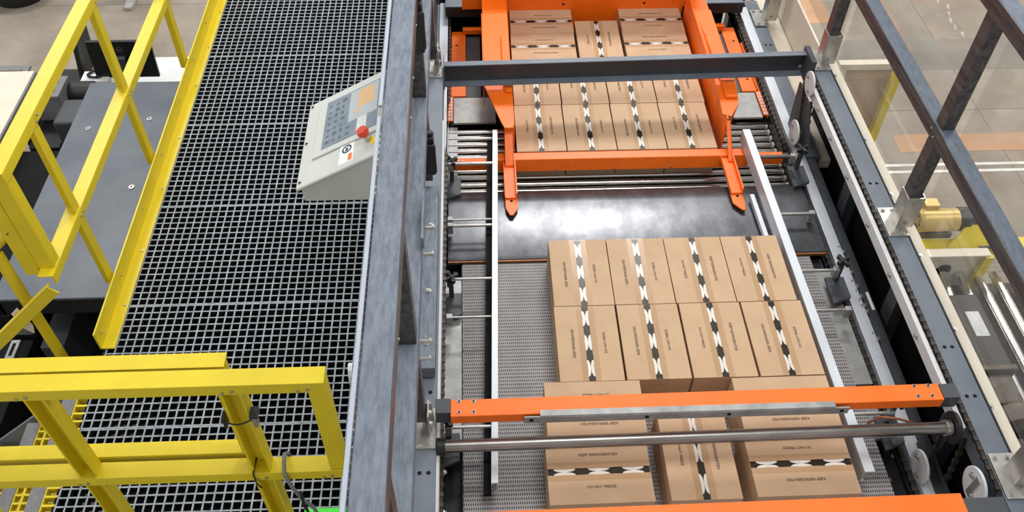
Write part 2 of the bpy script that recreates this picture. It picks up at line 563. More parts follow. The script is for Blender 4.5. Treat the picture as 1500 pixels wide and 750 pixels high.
# things tied to the front rail
pc = thing('sensor_clip', 'small black clip with silver body strapped to the front yellow post', 'clip', (-.745, 1.5, 3.29))
part('strap', MB().path([(-.835 + .095 * k / 10, 1.503 - .004 * math.sin(PI * k / 10), 3.285 - .02 * math.sin(PI * k / 10)) for k in range(11)], .003, 6), 'rubber', pc)
part('silver_body', MB().box(-.738, -.726, 1.5, 1.53, 3.24, 3.3), 'stainless', pc, .002)
part('black_body', MB().box(-.742, -.715, 1.495, 1.535, 3.3, 3.312), 'black_plastic', pc, .002)
part('black_body', MB().box(-.832, -.822, 1.5, 1.53, 3.24, 3.3), 'black_plastic', pc, .002)
one('cable', 'grey flexible cable looped over the front mid rail', 'cable',
    MB().path([(-.70, 1.60, 2.86), (-.70, 1.585, 2.93), (-.702, 1.56, 2.965), (-.70, 1.53, 2.96), (-.70, 1.5, 2.93), (-.69, 1.495, 2.86), (-.67, 1.495, 2.76), (-.64, 1.5, 2.68), (-.625, 1.5, 2.55), (-.62, 1.48, 2.42)], .007, 8), 'grey_cable', smooth=True)
pl = thing('cable_plug', 'yellow plug on a dark cable by the front yellow post', 'plug', (-.64, 1.48, 2.6))
part('plug_body', MB().tube((-.655, 1.48, 2.66), (-.65, 1.48, 2.60), .012, 10), 'label_yellow', pl)
part('lead', MB().path([(-.66, 1.49, 2.82), (-.665, 1.485, 2.74), (-.655, 1.48, 2.66)], .005, 6), 'rubber', pl)
part('lead', MB().path([(-.65, 1.48, 2.60), (-.645, 1.48, 2.5), (-.64, 1.48, 2.42)], .005, 6), 'rubber', pl)
one('cable_tie', 'thin black cable tie hanging on the front mid rail', 'cable tie',
    MB().path([(-.80, 1.575, 2.945), (-.805, 1.54, 2.94), (-.807, 1.503, 2.935), (-.807, 1.5, 2.87), (-.795, 1.5, 2.84)], .003, 6), 'rubber')
one('hose', 'black hose rising between the front rail end and the fence', 'hose',
    MB().path([(-.43, 1.62, 2.98), (-.445, 1.56, 2.93), (-.465, 1.52, 2.84), (-.475, 1.5, 2.72), (-.48, 1.49, 2.5), (-.48, 1.49, 2.405)], .008, 8), 'rubber', smooth=True)
GY = 1.573
one('green_rail', 'bright green strip at the bottom edge beside the front yellow post', 'rail',
    MB().box(-.72, -.47, GY, GY + .03, Z0 + .03, Z0 + .06).box(-.70, -.68, GY, GY + .03, Z0 + .001, Z0 + .03).box(-.5, -.48, GY, GY + .03, Z0 + .001, Z0 + .03), 'green')

# ================================================================== STAIR
st = thing('staircase', 'steep stair with yellow mesh treads and grey nosings leaving the walkway on the left', 'staircase', (-1.9, 1.75, 0))
TW = .94


def tread_grid(TD):
    tg = MB()
    n = int(TD / PIT + .5)
    for i in range(n + 1):
        x = TD * i / n
        tg.box(x - .005, x + .005, 0, TW, -.035, 0)
    for j in range(25):
        y = j * PIT
        tg.box(0, TD, y - .005, y + .005, -.035, .0004)
    return tg.mesh('tread_grating', 'yellow')


TG0, TG = tread_grid(.055), tread_grid(.18)
TN = MB().box(-.058, -.001, 0, TW, -.04, .004).mesh('nosing', 'grit')
for k in range(11):
    g = inst('tread', TG if k else TG0, (-1.793 - k * .235, 1.26, 2.39 - k * .2), st)
    q = inst('nosing', TN, (0, 0, 0), g)
    q.location = (0, 0, 0)
for y in (1.235, 2.225):
    part('stringer', MB().prism([(-1.70, y, 2.38), (-1.80, y, 2.43), (-4.52, y, .12), (-4.52, y, 0), (-4.3, y, 0), (-1.70, y, 2.2)], (0, .012, 0)), 'slate', st)
hr = thing('stair_handrail', 'sloping yellow stair handrail with tube end capped in black, far left', 'handrail', (-1.98, 2.5, 2))
d = Vector((-.72, 0, -.69)).normalized()
a0 = Vector((XA - .03, 2.40, 2.905))
lo, hi = [], []
nrm = Vector((-d.z, 0, d.x))


def sloped(p, L, wy, h, mats='yellow', t=.007):
    n = Vector((d.z, 0, -d.x))
    if n.z < 0:
        n = -n
    mb = MB()
    for (y0, y1, h0, h1) in ((0, wy, -t, 0), (0, t, -h, -t)):
        A = [p + Vector((0, y0, 0)) + n * h0, p + d * L + Vector((0, y0, 0)) + n * h0, p + d * L + Vector((0, y1, 0)) + n * h0, p + Vector((0, y1, 0)) + n * h0]
        B = [q + n * (h1 - h0) for q in A]
        mb.hexa(A, B)
    return mb


part('mid_rail', sloped(a0, 2.3, .028, .055), 'yellow', hr, .0015)
p0 = Vector((-1.875, 2.5, 3.15))
part('top_rail', MB().tube(p0, p0 + d * 2.2, .024, 16), 'yellow', hr, smooth=True)
part('end_cap', MB().tube(p0 - d * .006, p0 + d * .012, .0255, 16), 'rubber', hr, smooth=True, label='black end cap')
for k in range(3):
    x = -1.985 - k * .78
    top = 3.15 + (x + 1.875) * .96 - .02
    part('post', angle_z(x + .03, 2.5, max(top - 1.1, .0), top, -1, -1, .058), 'yellow', hr, .0015)
one('hang_tag', 'cream paper tag hanging from the stair handrail at the left edge', 'tag',
    MB().prism([(-2.03, 2.43, 2.70), (-1.99, 2.43, 2.74), (-1.97, 2.43, 2.62), (-1.985, 2.43, 2.56), (-2.02, 2.43, 2.6)], (0, .002, 0)), 'cream')

# ================================================================== LEFT SAFETY FENCE
XL0, XL1 = -.327, -.24
sf = thing('safety_fence', 'blue grey galvanised safety fence standing on the left machine frame', 'fence', (-.28, 1.9, 2.5))
part('top_rail', MB().box(XL0, XL1, .6, 6.2, 3.715, 3.79), 'galvanised', sf, .004)
part('rail_edge', MB().box(XL1, XL1 + .002, .6, 6.2, 3.718, 3.787), 'raw_steel', sf, label='bare brown steel edge of the top rail')
part('mid_rail', MB().box(XL0 + .012, XL1, .6, 6.2, 3.045, 3.12), 'galvanised', sf, .004)
for y in (1.06, 1.93, 3.36, 4.41, 5.45):
    part('upper_post', MB().box(XL0 + .012, XL1 - .004, y - .03, y + .03, 3.12, 3.715), 'raw_steel', sf, .003)
    part('lower_post', MB().box(XL0 + .012, XL1 - .004, y - .03, y + .03, 2.585, 3.045), 'raw_steel', sf, .003)
dr = part('door_bottom_rail', MB().box(XL0 + .02, -.214, 2.17, 3.30, 2.512, 2.58), 'galvanised', sf, .004)
for y in (3.02, 2.6, 2.3):
    bolt((-.25, y, 2.58), dr)
for y in (1.92, 4.41):
    bp = part('foot_bracket', MB().box(-.297, -.209, y - .095, y + .095, 2.5, 2.51).prism([(-.262, y + .035, 2.51), (-.215, y + .035, 2.51), (-.222, y + .035, 2.64), (-.256, y + .035, 2.64)], (0, .006, 0))
              .box(-.236, -.230, y - .04, y + .04, 2.51, 2.66).box(-.30, -.293, y - .04, y + .04, 2.51, 2.66), 'stainless', sf, .001)
    for dx in (-.275, -.232):
        for dy in (-.075, .075):
            bolt((dx, y + dy, 2.51), bp)
    bolt((-.229, y - .01, 2.56), bp, (0, PI / 2, 0))
    bolt((-.229, y + .005, 2.62), bp, (0, PI / 2, 0))
for y0, y1 in ((.6, 1.9), (1.95, 3.33), (3.39, 4.38), (4.44, 6.2)):
    part('clear_panel', MB().box(-.345, -.339, y0, y1, 2.56, 3.79), 'glass', sf)
part('panel_edge', MB().box(-.343, -.331, .6, 2.36, 3.785, 3.797).box(-.343, -.331, 2.42, 6.2, 3.785, 3.797), 'edge_grey', sf, label='pale edge strip along the clear panels')
for y in (1.47, 2.43, 2.66, 3.0):
    bolt((XL1, y, 3.73), sf, (0, PI / 2, 0), SMALL)
for y0, z0, z1 in ((3.2, 3.48, 3.72), (3.3, 2.68, 2.92)):
    h = MB().box(-.268, -.222, y0 - .03, y0 + .025, z0, z1).box(-.258, -.214, y0 - .05, y0 - .03, z0 + .03, z1 - .03).tube((-.24, y0, z1 - .01), (-.24, y0, z1 + .02), .018, 10)
    part('handle', h, 'black_plastic', sf, .009, label='black plastic door handle')
for y in (2.57, 2.42, 1.98, 1.90):
    part('latch_pin', MB().tube((-.24, y, 3.03), (-.195, y, 3.03), .008, 10).tube((-.205, y, 3.03), (-.198, y, 3.03), .014, 6), 'stainless', sf)
part('latch_plate', MB().box(-.239, -.228, 2.36, 2.64, 3.13, 3.19), 'galvanised', sf, .001)
part('lifting_tab', MB().prism([(-.347, 1.345 + .024 * math.cos(a * PI / 6) , 3.745 + .045 * math.sin(a * PI / 6)) for a in range(12)], (-.012, 0, 0)), 'white_plastic', sf, label='small white tab with a hole')

# ================================================================== RIGHT SAFETY FENCE
rf = thing('safety_fence', 'dark steel safety fence with clear panels standing on the right machine frame', 'fence', (2.13, 3.04, 2.5))
part('top_rail', MB().box(2.09, 2.164, .5, 6.2, 3.715, 3.79, 0), 'galv_shaded', rf, .004)
part('mid_rail', MB().box(2.084, 2.158, .5, 6.2, 3.06, 3.135), 'galv_shaded', rf, .004)
part('mid_rail_face', MB().box(2.079, 2.084, .5, 6.2, 3.062, 3.133).box(2.0765, 2.079, .5, 6.2, 3.08, 3.086).box(2.0765, 2.079, .5, 6.2, 3.108, 3.114), 'raw_steel', rf)
part('top_rail_face', MB().box(2.084, 2.09, .5, 6.2, 3.717, 3.788), 'raw_steel', rf)
for y in (1.62, 3.04, 4.42, 5.5):
    zb = 2.56 if y < 5 else 2.16
    part('upper_post', MB().box(2.092, 2.152, y - .036, y + .036, 3.135, 3.715), 'raw_steel', rf, .003)
    part('lower_post', MB().box(2.09, 2.152, y - .036, y + .036, zb, 3.06), 'raw_steel', rf, .003)
    for dx in (-.012, .012):
        bolt((2.0785, y + dx * 1.6, 3.095 + dx), rf, (0, -PI / 2, 0), SMALL)
    zf = zb - .06
    dxf = 0 if y < 5 else -.03
    bp = part('foot_bracket', MB().box(2.04 + dxf, 2.14 + dxf, y - .1, y + .1, zf, zf + .01)
              .box(2.088, 2.095, y - .045, y + .045, zf + .01, zf + .21).box(2.095, 2.168, y - .045, y - .038, zf + .01, zf + .21)
              .box(2.168, 2.174, y - .045, y + .045, zf + .01, zf + .21), 'stainless', rf, .001)
    for dx in (2.065, 2.115):
        for dy in (-.08, .08):
            bolt((dx + dxf, y + dy, zf + .01), bp)
    bolt((2.132, y - .045, zf + .04), bp, (PI / 2, 0, 0))
    bolt((2.132, y - .045, zf + .17), bp, (PI / 2, 0, 0))
for y0, y1 in ((.5, 1.59), (1.65, 3.01), (3.07, 4.39), (4.45, 6.2)):
    part('clear_panel', MB().box(2.196, 2.202, y0, y1, 2.52, 3.72), 'glass', rf)

# ================================================================== MACHINE SIDE FRAMES
lf = thing('machine_chassis', 'left slate grey machine side frame under the galvanised fence', 'machine frame', (-.25, 2.6, 0))
part('channel', MB().box(-.297, -.207, .7, 4.5, 2.38, 2.5), 'slate', lf, .003)
for y in (1.72, 1.5, 2.1):
    for x in (-.272, -.236):
        bolt((x, y, 2.4995), lf, me=HOLE, name='bolt_hole')
part('wear_strip', MB().box(-.207, -.196, .7, 3.95, 2.40, 2.475), 'white_plastic', lf, label='white wear strip')
chain(lf, [(-.188, .8, 2.40), (-.188, 3.78, 2.40)], pitch=.022)
part('web_sheet', MB().box(-.297, -.285, .7, 6.2, .3, 2.38), 'dark_slate', lf)
part('lower_channel', MB().box(-.283, -.222, .7, 5.75, 2.0, 2.1), 'slate', lf)
part('lower_wear_strip', MB().box(-.262, -.205, 4.0, 5.75, 2.1, 2.112), 'aluminium', lf, label='pale lower wear strip')
chain(lf, [(-.19, 4.6, 2.1), (-.19, 5.7, 2.1)], pitch=.022)
for y in (.9, 3.9, 6.0):
    part('leg', MB().box(-.28, -.18, y, y + .1, 0, 2.0), 'dark_slate', lf)
for y in (1.78, 1.6, 1.5):
    bolt((-.18, y, 2.39), lf, (0, PI / 2, 0))

rfm = thing('machine_chassis', 'right slate grey machine side frame with chain track and cream cover', 'machine frame', (2.08, 2.6, 0))
part('channel', MB().box(2.036, 2.138, .8, 4.5, 2.38, 2.5), 'slate', rfm, .003)
part('channel_lip', MB().box(2.142, 2.15, .8, 4.5, 2.38, 2.497), 'black_steel', rfm)
for y in (2.26, 2.0, 3.33, 1.25):
    for x in (2.068, 2.103):
        bolt((x, y, 2.4995), rfm, me=HOLE, name='bolt_hole')
part('wear_strip', MB().box(1.985, 2.008, 1.85, 4.16, 2.43, 2.495), 'white_plastic', rfm, .002, label='white wear strip')
for y in (4.0, 3.74, 3.42, 3.06, 2.72, 2.35):
    bolt((1.9845, y, 2.465), rfm, (0, -PI / 2, 0))
chain(rfm, [(1.95, 4.05, 2.13), (1.965, 4.25, 2.50), (2.022, 4.28, 2.50), (2.022, 1.56, 2.50), (1.98, 1.5, 2.46), (1.94, 1.70, 2.05)], pitch=.022, wd=.02)
chain(rfm, [(1.985, 4.0, 2.16), (1.99, 4.13, 2.42)], pitch=.022, wd=.02)
chain(rfm, [(2.0, 1.95, 2.42), (1.95, 1.80, 2.02)], pitch=.022, wd=.022)
chain(rfm, [(2.03, 1.84, 2.42), (1.98, 1.70, 2.02)], pitch=.022, wd=.022)
part('cover', MB().box(2.155, 2.24, .8, 4.55, 2.36, 2.44), 'cream', rfm, .004, label='cream cover rail')
part('cover_flank', MB().box(2.23, 2.245, .8, 6.2, .3, 2.36), 'cream', rfm, label='cream outer side sheet')
for y in (4.35, 3.75, 3.3, 2.86, 2.4, 1.98, 1.6):
    bolt((2.19, y, 2.44), rfm)
part('inner_shade_sheet', MB().box(2.17, 2.18, .8, 4.45, .3, 2.36), 'black_void', rfm)  # added near-black sheet that gives the frame gap its shade
for y in (3.55, 2.75, 2.0):
    part('brace', MB().prism([(2.165, y, 2.36), (2.165, y + .1, 2.36), (2.165, y + .02, 1.2), (2.165, y - .08, 1.2)], (-.06, 0, 0)), 'dark_slate', rfm)
part('far_channel', MB().box(2.0, 2.1, 4.0, 5.75, 1.98, 2.095), 'slate', rfm, .003)
part('near_channel', MB().box(2.0, 2.065, 1.5, 3.995, 1.98, 2.09), 'dark_slate', rfm, .003)
for y in (5.18, 5.02):
    for x in (2.035, 2.07):
        bolt((x, y, 2.0945), rfm, me=HOLE, name='bolt_hole')
part('lower_track', MB().box(1.935, 1.998, 1.72, 5.65, 2.06, 2.105), 'aluminium', rfm, .002, label='pale lower chain track')
for y in (3.05, 2.95, 2.88, 2.82, 2.78, 3.2, 2.6):
    bolt((2.0, y, 2.105), rfm)
    bolt((1.985, y + .04, 2.105), rfm, me=SMALL)
chain(rfm, [(1.912, 1.75, 2.08), (1.912, 5.7, 2.08)], pitch=.024, wd=.026)
part('chain_bed', MB().box(1.895, 1.934, 1.6, 5.75, 2.0, 2.062), 'black_steel', rfm)
part('far_cover', MB().box(2.104, 2.225, 4.0, 6.2, 2.0, 2.065), 'cream', rfm, .003, label='cream cover rail at the far end')
for y in (5.05, 4.5):
    bolt((2.135, y, 2.065), rfm)
def disc(c, r, ax=(-.012, 0, 0), sy2=1.0, n=28):
    return MB().prism([(c[0], c[1] + r * sy2 * math.cos(2 * PI * k / n), c[2] + r * math.sin(2 * PI * k / n)) for k in range(n)], ax)
for c, r in (((1.972, 4.17, 2.52), .075), ((1.932, 4.085, 2.22), .078), ((1.945, 1.86, 2.15), .078), ((1.99, 1.62, 2.42), .085)):
    g = part('sprocket_guard', disc(c, r), 'white_plastic', rfm, .003, label='white round sprocket guard')
    for k in range(2):
        bolt((c[0] - .0125, c[1] + (.035 if k else -.02), c[2] + (.03 if k else -.035)), g, (0, -PI / 2, 0))
part('bearing_arm', MB().box(1.973, 1.979, 1.605, 1.635, 2.36, 2.48), 'stainless', rfm)
part('bearing_plate', MB().prism([(1.968, 4.05, 2.0), (1.968, 4.30, 2.0), (1.968, 4.32, 2.42), (1.968, 4.1, 2.42), (1.968, 3.93, 2.2)], (.01, 0, 0)), 'dark_slate', rfm)
part('near_wall', MB().box(1.985, 1.995, .8, 2.0, 1.2, 2.2), 'black_steel', rfm)
part('shelf_plate', MB().box(1.81, 1.93, 1.3, 1.99, 2.0, 2.03), 'black_steel', rfm)
for p in ((1.835, 1.86), (1.85, 1.7), (1.9, 1.98), (1.88, 1.62)):
    bolt((p[0], p[1], 2.03), rfm)
for y in (.9, 3.9, 6.0):
    part('leg', MB().box(2.0, 2.1, y, y + .1, 0, 1.98), 'dark_slate', rfm)
part('rail_label', MB().box(2.04, 2.056, 2.80, 2.92, 2.0905, 2.0915), 'label_white', rfm, label='small white sticker')

cb = thing('cross_beam', 'dark slate channel beam across the machine above the far cases', 'beam', (.93, 4.38, 2.5))
def xb(x0, y0, x1, y1, z0, z1, dy):
    return MB().hexa([(x0, y0, z0), (x1, y1, z0), (x1, y1 + dy, z0), (x0, y0 + dy, z0)], [(x0, y0, z1), (x1, y1, z1), (x1, y1 + dy, z1), (x0, y0 + dy, z1)])
part('web', xb(-.205, 4.385, 2.0, 4.435, 2.425, 2.555, .007), 'dark_slate', cb, .001)
part('top_flange', xb(-.205, 4.35, 2.0, 4.40, 2.555, 2.562, .042), 'slate', cb, .001)
part('bottom_flange', xb(-.205, 4.335, 2.0, 4.385, 2.418, 2.425, .057), 'slate', cb, .001)
part('end_plate', MB().box(-.207, -.2, 4.32, 4.45, 2.41, 2.57), 'slate', cb)
part('end_plate', MB().box(2.0, 2.03, 4.30, 4.47, 2.41, 2.58), 'dark_slate', cb)
bolt((1.97, 4.384, 2.49), cb, (PI / 2, 0, 0))

fc = thing('rear_cross_member', 'slate cross member at the top of the picture behind the orange clamp', 'beam', (.93, 5.6, 2.2))
part('plate', MB().box(-.22, 1.93, 5.53, 5.95, 2.20, 2.22), 'slate', fc, .002)
part('skirt', MB().box(-.22, 1.93, 5.94, 5.95, .97, 2.2), 'black_void', fc)  # added black sheet, darkens the gap behind the roller bed
part('front_lip', MB().box(-.22, 1.93, 5.52, 5.53, 2.14, 2.22), 'black_steel', fc)

# added black sheet that stands in for shade inside the machine
mbs = thing('gap_shade_sheet', 'added black sheet standing in for shade in the machine gaps', 'shade sheet', (.93, 3, 0))
part('shade_sheet', MB().box(-.28, 2.165, .5, 6.2, .95, .96), 'black_void', mbs)
for x in (-.1, 1.9):
    for y in (1.0, 5.8):
        part('foot', MB().box(x - .04, x + .04, y, y + .08, 0, .95), 'black_steel', mbs)

# ================================================================== BELT, APRON, ROLLERS
bl = thing('belt_conveyor', 'grey perforated plastic belt conveyor carrying the near cases', 'conveyor', (.83, 2.2, 1.9))
part('belt', MB().box(-.107, 1.79, .9, 3.155, 2.09, 2.13), 'belt', bl, label='grey perforated plastic belt')
part('belt_edge', MB().box(-.112, -.1072, .9, 3.2, 2.085, 2.128), 'black_plastic', bl)
part('side_plate', MB().box(-.20, -.113, 2.05, 3.05, 2.105, 2.12), 'plate_grey', bl, .001, label='light grey left side plate')
part('side_plate', MB().box(-.20, -.113, .95, 1.99, 2.02, 2.04), 'black_steel', bl, .001)
part('side_plate', MB().box(1.796, 1.888, 2.33, 3.06, 2.095, 2.11), 'plate_grey', bl, .001, label='light grey right side plate')
part('side_plate', MB().box(1.796, 1.888, 2.05, 2.30, 2.05, 2.07), 'plate_grey', bl, .001)
part('side_plate', MB().box(-.20, -.113, 3.06, 3.2, 2.03, 2.05), 'black_steel', bl, .001)
part('side_plate', MB().box(1.796, 1.888, 3.07, 3.2, 2.03, 2.05), 'dark_slate', bl, .001)
part('carry_bed', MB().box(-.2, 1.89, .95, 3.2, 1.93, 2.02), 'black_steel', bl)

ap = thing('apron_plate', 'worn black steel apron plate between the belt and the rollers', 'plate', (.83, 3.5, 2.0))
prof = [(3.165, 2.132), (3.172, 2.146), (3.19, 2.151), (3.6, 2.151), (3.70, 2.138), (3.79, 2.06), (3.79, 2.04), (3.70, 2.12), (3.165, 2.126)]
part('plate', MB().prism([(-.185, y, z) for y, z in prof], (2.07, 0, 0)), 'apron', ap, smooth=True)
part('worn_edge', MB().box(-.185, 1.885, 3.158, 3.168, 2.126, 2.142), 'copper', ap, label='rusty brown front edge')

rb = thing('roller_bed', 'bed of polished steel rollers under and before the far cases', 'roller bed', (.86, 4.2, 1.9))
ROL = MB().tube((-.14, 0, 0), (1.875, 0, 0), .0215, 16).mesh('roller', 'chrome', True)
BUS = MB().box(-.195, -.14, -.026, .026, -.026, .024).mesh('bushing', 'white_plastic')
BUS2 = MB().tube((1.875, 0, 0), (1.89, 0, 0), .024, 10).mesh('bushing', 'stainless')
for k in range(10):
    r = inst('roller', ROL, (0, 4.43 - k * .0625, 1.9785), rb)
    inst('bushing', BUS, base(rb) * 0 + Vector((0, 0, 0)), r)
    inst('bushing', BUS2, (0, 0, 0), r)
for c in rb.children:
    for s in c.children:
        s.location = (0, 0, 0)
part('bed_plate', MB().box(-.19, 1.89, 4.47, 5.5, 1.985, 1.9995), 'black_steel', rb)
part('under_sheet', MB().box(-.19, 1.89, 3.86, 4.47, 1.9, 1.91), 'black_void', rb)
part('side_rail', MB().box(-.203, -.197, 3.8, 5.5, 1.92, 2.02), 'aluminium', rb)

# side plates of the far station
TOOTH = MB()
for sgn, nm in ((0, 'left'), (1, 'right')):
    xs = (lambda a: a) if not sgn else (lambda a: 1.695 - a)
    def bx(a, b, y0, y1, z0, z1):
        p, q = sorted((xs(a), xs(b)))
        return MB().box(p, q, y0, y1, z0, z1)
    t = thing('side_carriage', 'orange and grey side carriage %s of the far orange clamp' % nm, 'carriage', (xs(-.08), 4.9, 2.0))
    op_ = part('orange_plate', bx(-.18, -.082, 4.72, 5.47, 2.03, 2.05), 'orange', t, .002, label='orange plate with round holes')
    for y in (5.3, 5.06, 4.58 + .27):
        bolt((xs(-.145), y, 2.0498), op_, me=HOLE, name='bolt_hole')
    part('grey_plate', bx(-.08, .02, 4.72, 5.42, 2.02, 2.04), 'dark_slate', t, .001)
    part('light_plate', bx(-.163, .11 if not sgn else .03, 4.45, 4.71, 2.03, 2.045), 'plate_grey', t, .001, label='light grey sheet')
    part('link_bar', bx(-.1, .035, 5.43, 5.47, 2.05, 2.09), 'orange', t, .004)
    rk = MB()
    rk.v, rk.f, rk.m = [], [], []
    p, q = sorted((xs(-.2), xs(-.19)))
    rk.box(p, q, 4.46, 5.28, 2.03, 2.05)
    for k in range(20):
        p, q = sorted((xs(-.192), xs(-.181)))
        rk.box(p, q, 4.74 + k * .027, 4.752 + k * .027, 2.03, 2.05)
    part('toothed_strip', rk, 'orange', t)
    part('hole_strip', bx(-.202, -.166, 4.46, 4.71, 2.05, 2.054), 'orange', t)
    for k in range(7):
        inst('bushing', MB().tube((0, 0, 0), (0, 0, .003), .012, 10).tube((0, 0, .003), (0, 0, .0035), .005, 8, mi=1).mesh('bushing', ['label_white', 'black_void']), (xs(-.184), 4.48 + k * .034, 2.054), t)

# ================================================================== ORANGE CLAMP
oc = thing('layer_clamp', 'large orange clamp frame closing around the far cases', 'clamp', (.83, 4.8, 2.0))
part('back_plate', MB().box(-.1, 1.57, 5.50, 5.515, 2.215, 2.75).box(.22, 1.48, 5.50, 5.515, 2.005, 2.215), 'orange', oc)
for x in (.62, 1.2):
    bolt((x, 5.5, 2.245), oc, (PI / 2, 0, 0), me=HOLE, name='bolt_hole')
def zprism(pts, z, h):
    return MB().prism([(x, y, z) for x, y in pts], (0, 0, h))
la = part('left_arm', zprism([(.04, 5.20), (.208, 5.20), (.208, 4.07), (.20, 4.00), (.15, 4.00), (.130, 4.06), (.04, 4.40)], 2.36, .012)
          .box(.200, .210, 4.04, 5.45, 2.03, 2.36).box(.033, .04, 4.42, 5.20, 2.2, 2.372).box(.04, .208, 5.20, 5.50, 2.345, 2.357), 'orange', oc, .002)
part('arm_pad', zprism([(.155, 4.92), (.208, 4.92), (.208, 4.32), (.170, 4.32), (.155, 4.36)], 2.372, .022), 'orange', la, .006)
ra = part('right_arm', zprism([(1.49, 5.22), (1.60, 5.22), (1.60, 4.38), (1.58, 4.20), (1.51, 4.08), (1.46, 4.10), (1.475, 4.35)], 2.35, .012)
          .box(1.480, 1.489, 4.06, 5.45, 2.03, 2.36).box(1.596, 1.603, 4.36, 5.22, 2.2, 2.362).box(1.49, 1.60, 5.22, 5.5, 2.335, 2.347), 'orange', oc, .002)
part('arm_pad', zprism([(1.505, 4.92), (1.59, 4.92), (1.59, 4.30), (1.575, 4.24), (1.505, 4.24)], 2.362, .022), 'orange', ra, .006)
part('gusset', MB().prism([(1.50, 5.1, 2.362), (1.50, 4.6, 2.362), (1.50, 4.6, 2.40)], (.006, 0, 0)), 'orange', ra)
part('gusset', MB().prism([(1.58, 4.20, 2.352), (1.51, 4.08, 2.352), (1.50, 4.09, 2.17), (1.55, 4.2, 2.17)], (0, .008, 0)), 'orange', ra)
for x0, x1 in ((.15, .20), (1.478, 1.503)):
    part('arm_hanger', MB().hexa([(x0, 3.86, 2.185), (x1, 3.86, 2.185), (x1, 4.06, 2.33), (x0, 4.06, 2.33)], [(x0, 3.86, 2.20), (x1, 3.86, 2.20), (x1, 4.06, 2.345), (x0, 4.06, 2.345)])
         .prism([(x1 - .006, 3.86, 2.20), (x1 - .006, 4.06, 2.345), (x1 - .006, 4.06, 2.30), (x1 - .006, 3.9, 2.15)], (.006, 0, 0)), 'orange', oc, .001)
part('cross_bar', MB().box(-.15, 1.825, 3.905, 3.957, 2.125, 2.18), 'orange', oc, .003)
part('bar_sleeve', MB().hexa([(.10, 3.892, 2.12), (1.61, 3.892, 2.12), (1.61, 3.972, 2.12), (.10, 3.972, 2.12)], [(.10, 3.91, 2.20), (1.61, 3.91, 2.20), (1.61, 3.972, 2.20), (.10, 3.972, 2.20)]), 'orange', oc, .003)
for x in (-.13, -.1, 1.77):
    bolt((x, 3.93, 2.18), oc, me=SMALL)
for x in (.45, .8, 1.15):
    bolt((x, 3.893, 2.132), oc, (PI / 2, 0, 0), SMALL)
for x in (-.175, 1.835):
    part('end_block', MB().box(x - .012, x + .025, 3.91, 3.95, 2.127, 2.175), 'dark_slate', oc)
for x, sk in ((.175, 0), (1.475, -.02)):
    f = part('finger', MB().box(x - .038, x + .034, 3.60, 3.90, 2.18, 2.19).box(x + .026, x + .034, 3.60, 3.90, 2.19, 2.225).box(x - .038, x - .034, 3.60, 3.90, 2.19, 2.205), 'orange', oc, .001)
    part('finger_tip', zprism([(x - .036, 3.61), (x + .034, 3.62), (x + .034, 3.53), (x + .006 - sk, 3.475), (x - .014 - sk, 3.475), (x - .036, 3.53)], 2.168, .01), 'orange', f, .002)
    bolt((x, 3.585, 2.178), f, me=HOLE, name='bolt_hole')

# ================================================================== SWEEP BEAMS AND SHAFT
sb = thing('sweep_beam', 'orange box beam with steel angle crossing over the near cases', 'beam', (.88, 1.96, 2.6))
part('beam', MB().hexa([(-.145, 1.915, 2.545), (1.905, 1.925, 2.545), (1.905, 2.005, 2.545), (-.145, 1.995, 2.545)], [(-.145, 1.915, 2.60), (1.905, 1.925, 2.60), (1.905, 2.005, 2.60), (-.145, 1.995, 2.60)]), 'orange', sb, .003)
for x0, x1 in ((-.207, -.145), (1.905, 1.975)):
    part('end_cap', MB().box(x0, x1, 1.93, 2.0, 2.53, 2.605), 'dark_slate', sb, .003, label='dark grey plastic end cap')
for x in (-.11, -.05, 1.80, 1.86):
    for y in (1.935, 1.985):
        bolt((x, y + (.01 if x > 1 else 0), 2.60), sb, me=SCREW, name='screw')
ang = part('angle', MB().box(.22, 1.44, 1.902, 1.93, 2.6002, 2.606).box(.155, 1.50, 1.900, 1.906, 2.555, 2.6), 'plate_grey', sb, .001, label='bare steel angle')
for x in (.185, .66, 1.0, 1.47):
    inst('bolt_hole', HOLE, (x, 1.8995, 2.578), ang, (PI / 2, 0, 0))
sb2 = thing('sweep_beam', 'orange beam cut off by the bottom edge of the picture', 'beam', (.85, 1.47, 2.6))
part('beam', MB().hexa([(-.10, 1.40, 2.53), (1.81, 1.40, 2.53), (1.81, 1.508, 2.53), (-.10, 1.498, 2.53)], [(-.10, 1.40, 2.60), (1.81, 1.40, 2.60), (1.81, 1.508, 2.60), (-.10, 1.498, 2.60)]), 'orange', sb2, .003)
for x0, x1 in ((-.207, -.10), (1.81, 1.97)):
    part('end_cap', MB().box(x0, x1, 1.41, 1.49, 2.53, 2.595), 'dark_slate', sb2, .003, label='dark grey plastic end cap')
sh = thing('drive_shaft', 'polished steel shaft crossing in front of the orange sweep beam', 'shaft', (.88, 1.85, 2.5))
part('tube', MB().tube((-.195, 1.845, 2.485), (1.93, 1.858, 2.485), .027, 28), 'shaft', sh, smooth=True)
part('collar', MB().tube((-.205, 1.845, 2.485), (-.17, 1.845, 2.485), .036, 20), 'black_steel', sh, smooth=True)
part('collar', MB().tube((1.92, 1.858, 2.485), (1.945, 1.858, 2.485), .034, 20), 'stainless', sh, smooth=True)
part('sprocket', MB().tube((1.95, 1.858, 2.485), (1.965, 1.858, 2.485), .07, 24), 'black_steel', sh, smooth=True)
one('air_hose', 'thin brown hose curving beneath the right end of the orange beam', 'hose',
    MB().path([(1.72, 2.03, 2.25), (1.76, 2.03, 2.3), (1.83, 2.0, 2.33), (1.90, 1.97, 2.33), (1.95, 1.93, 2.34)], .006, 8), 'copper', smooth=True)

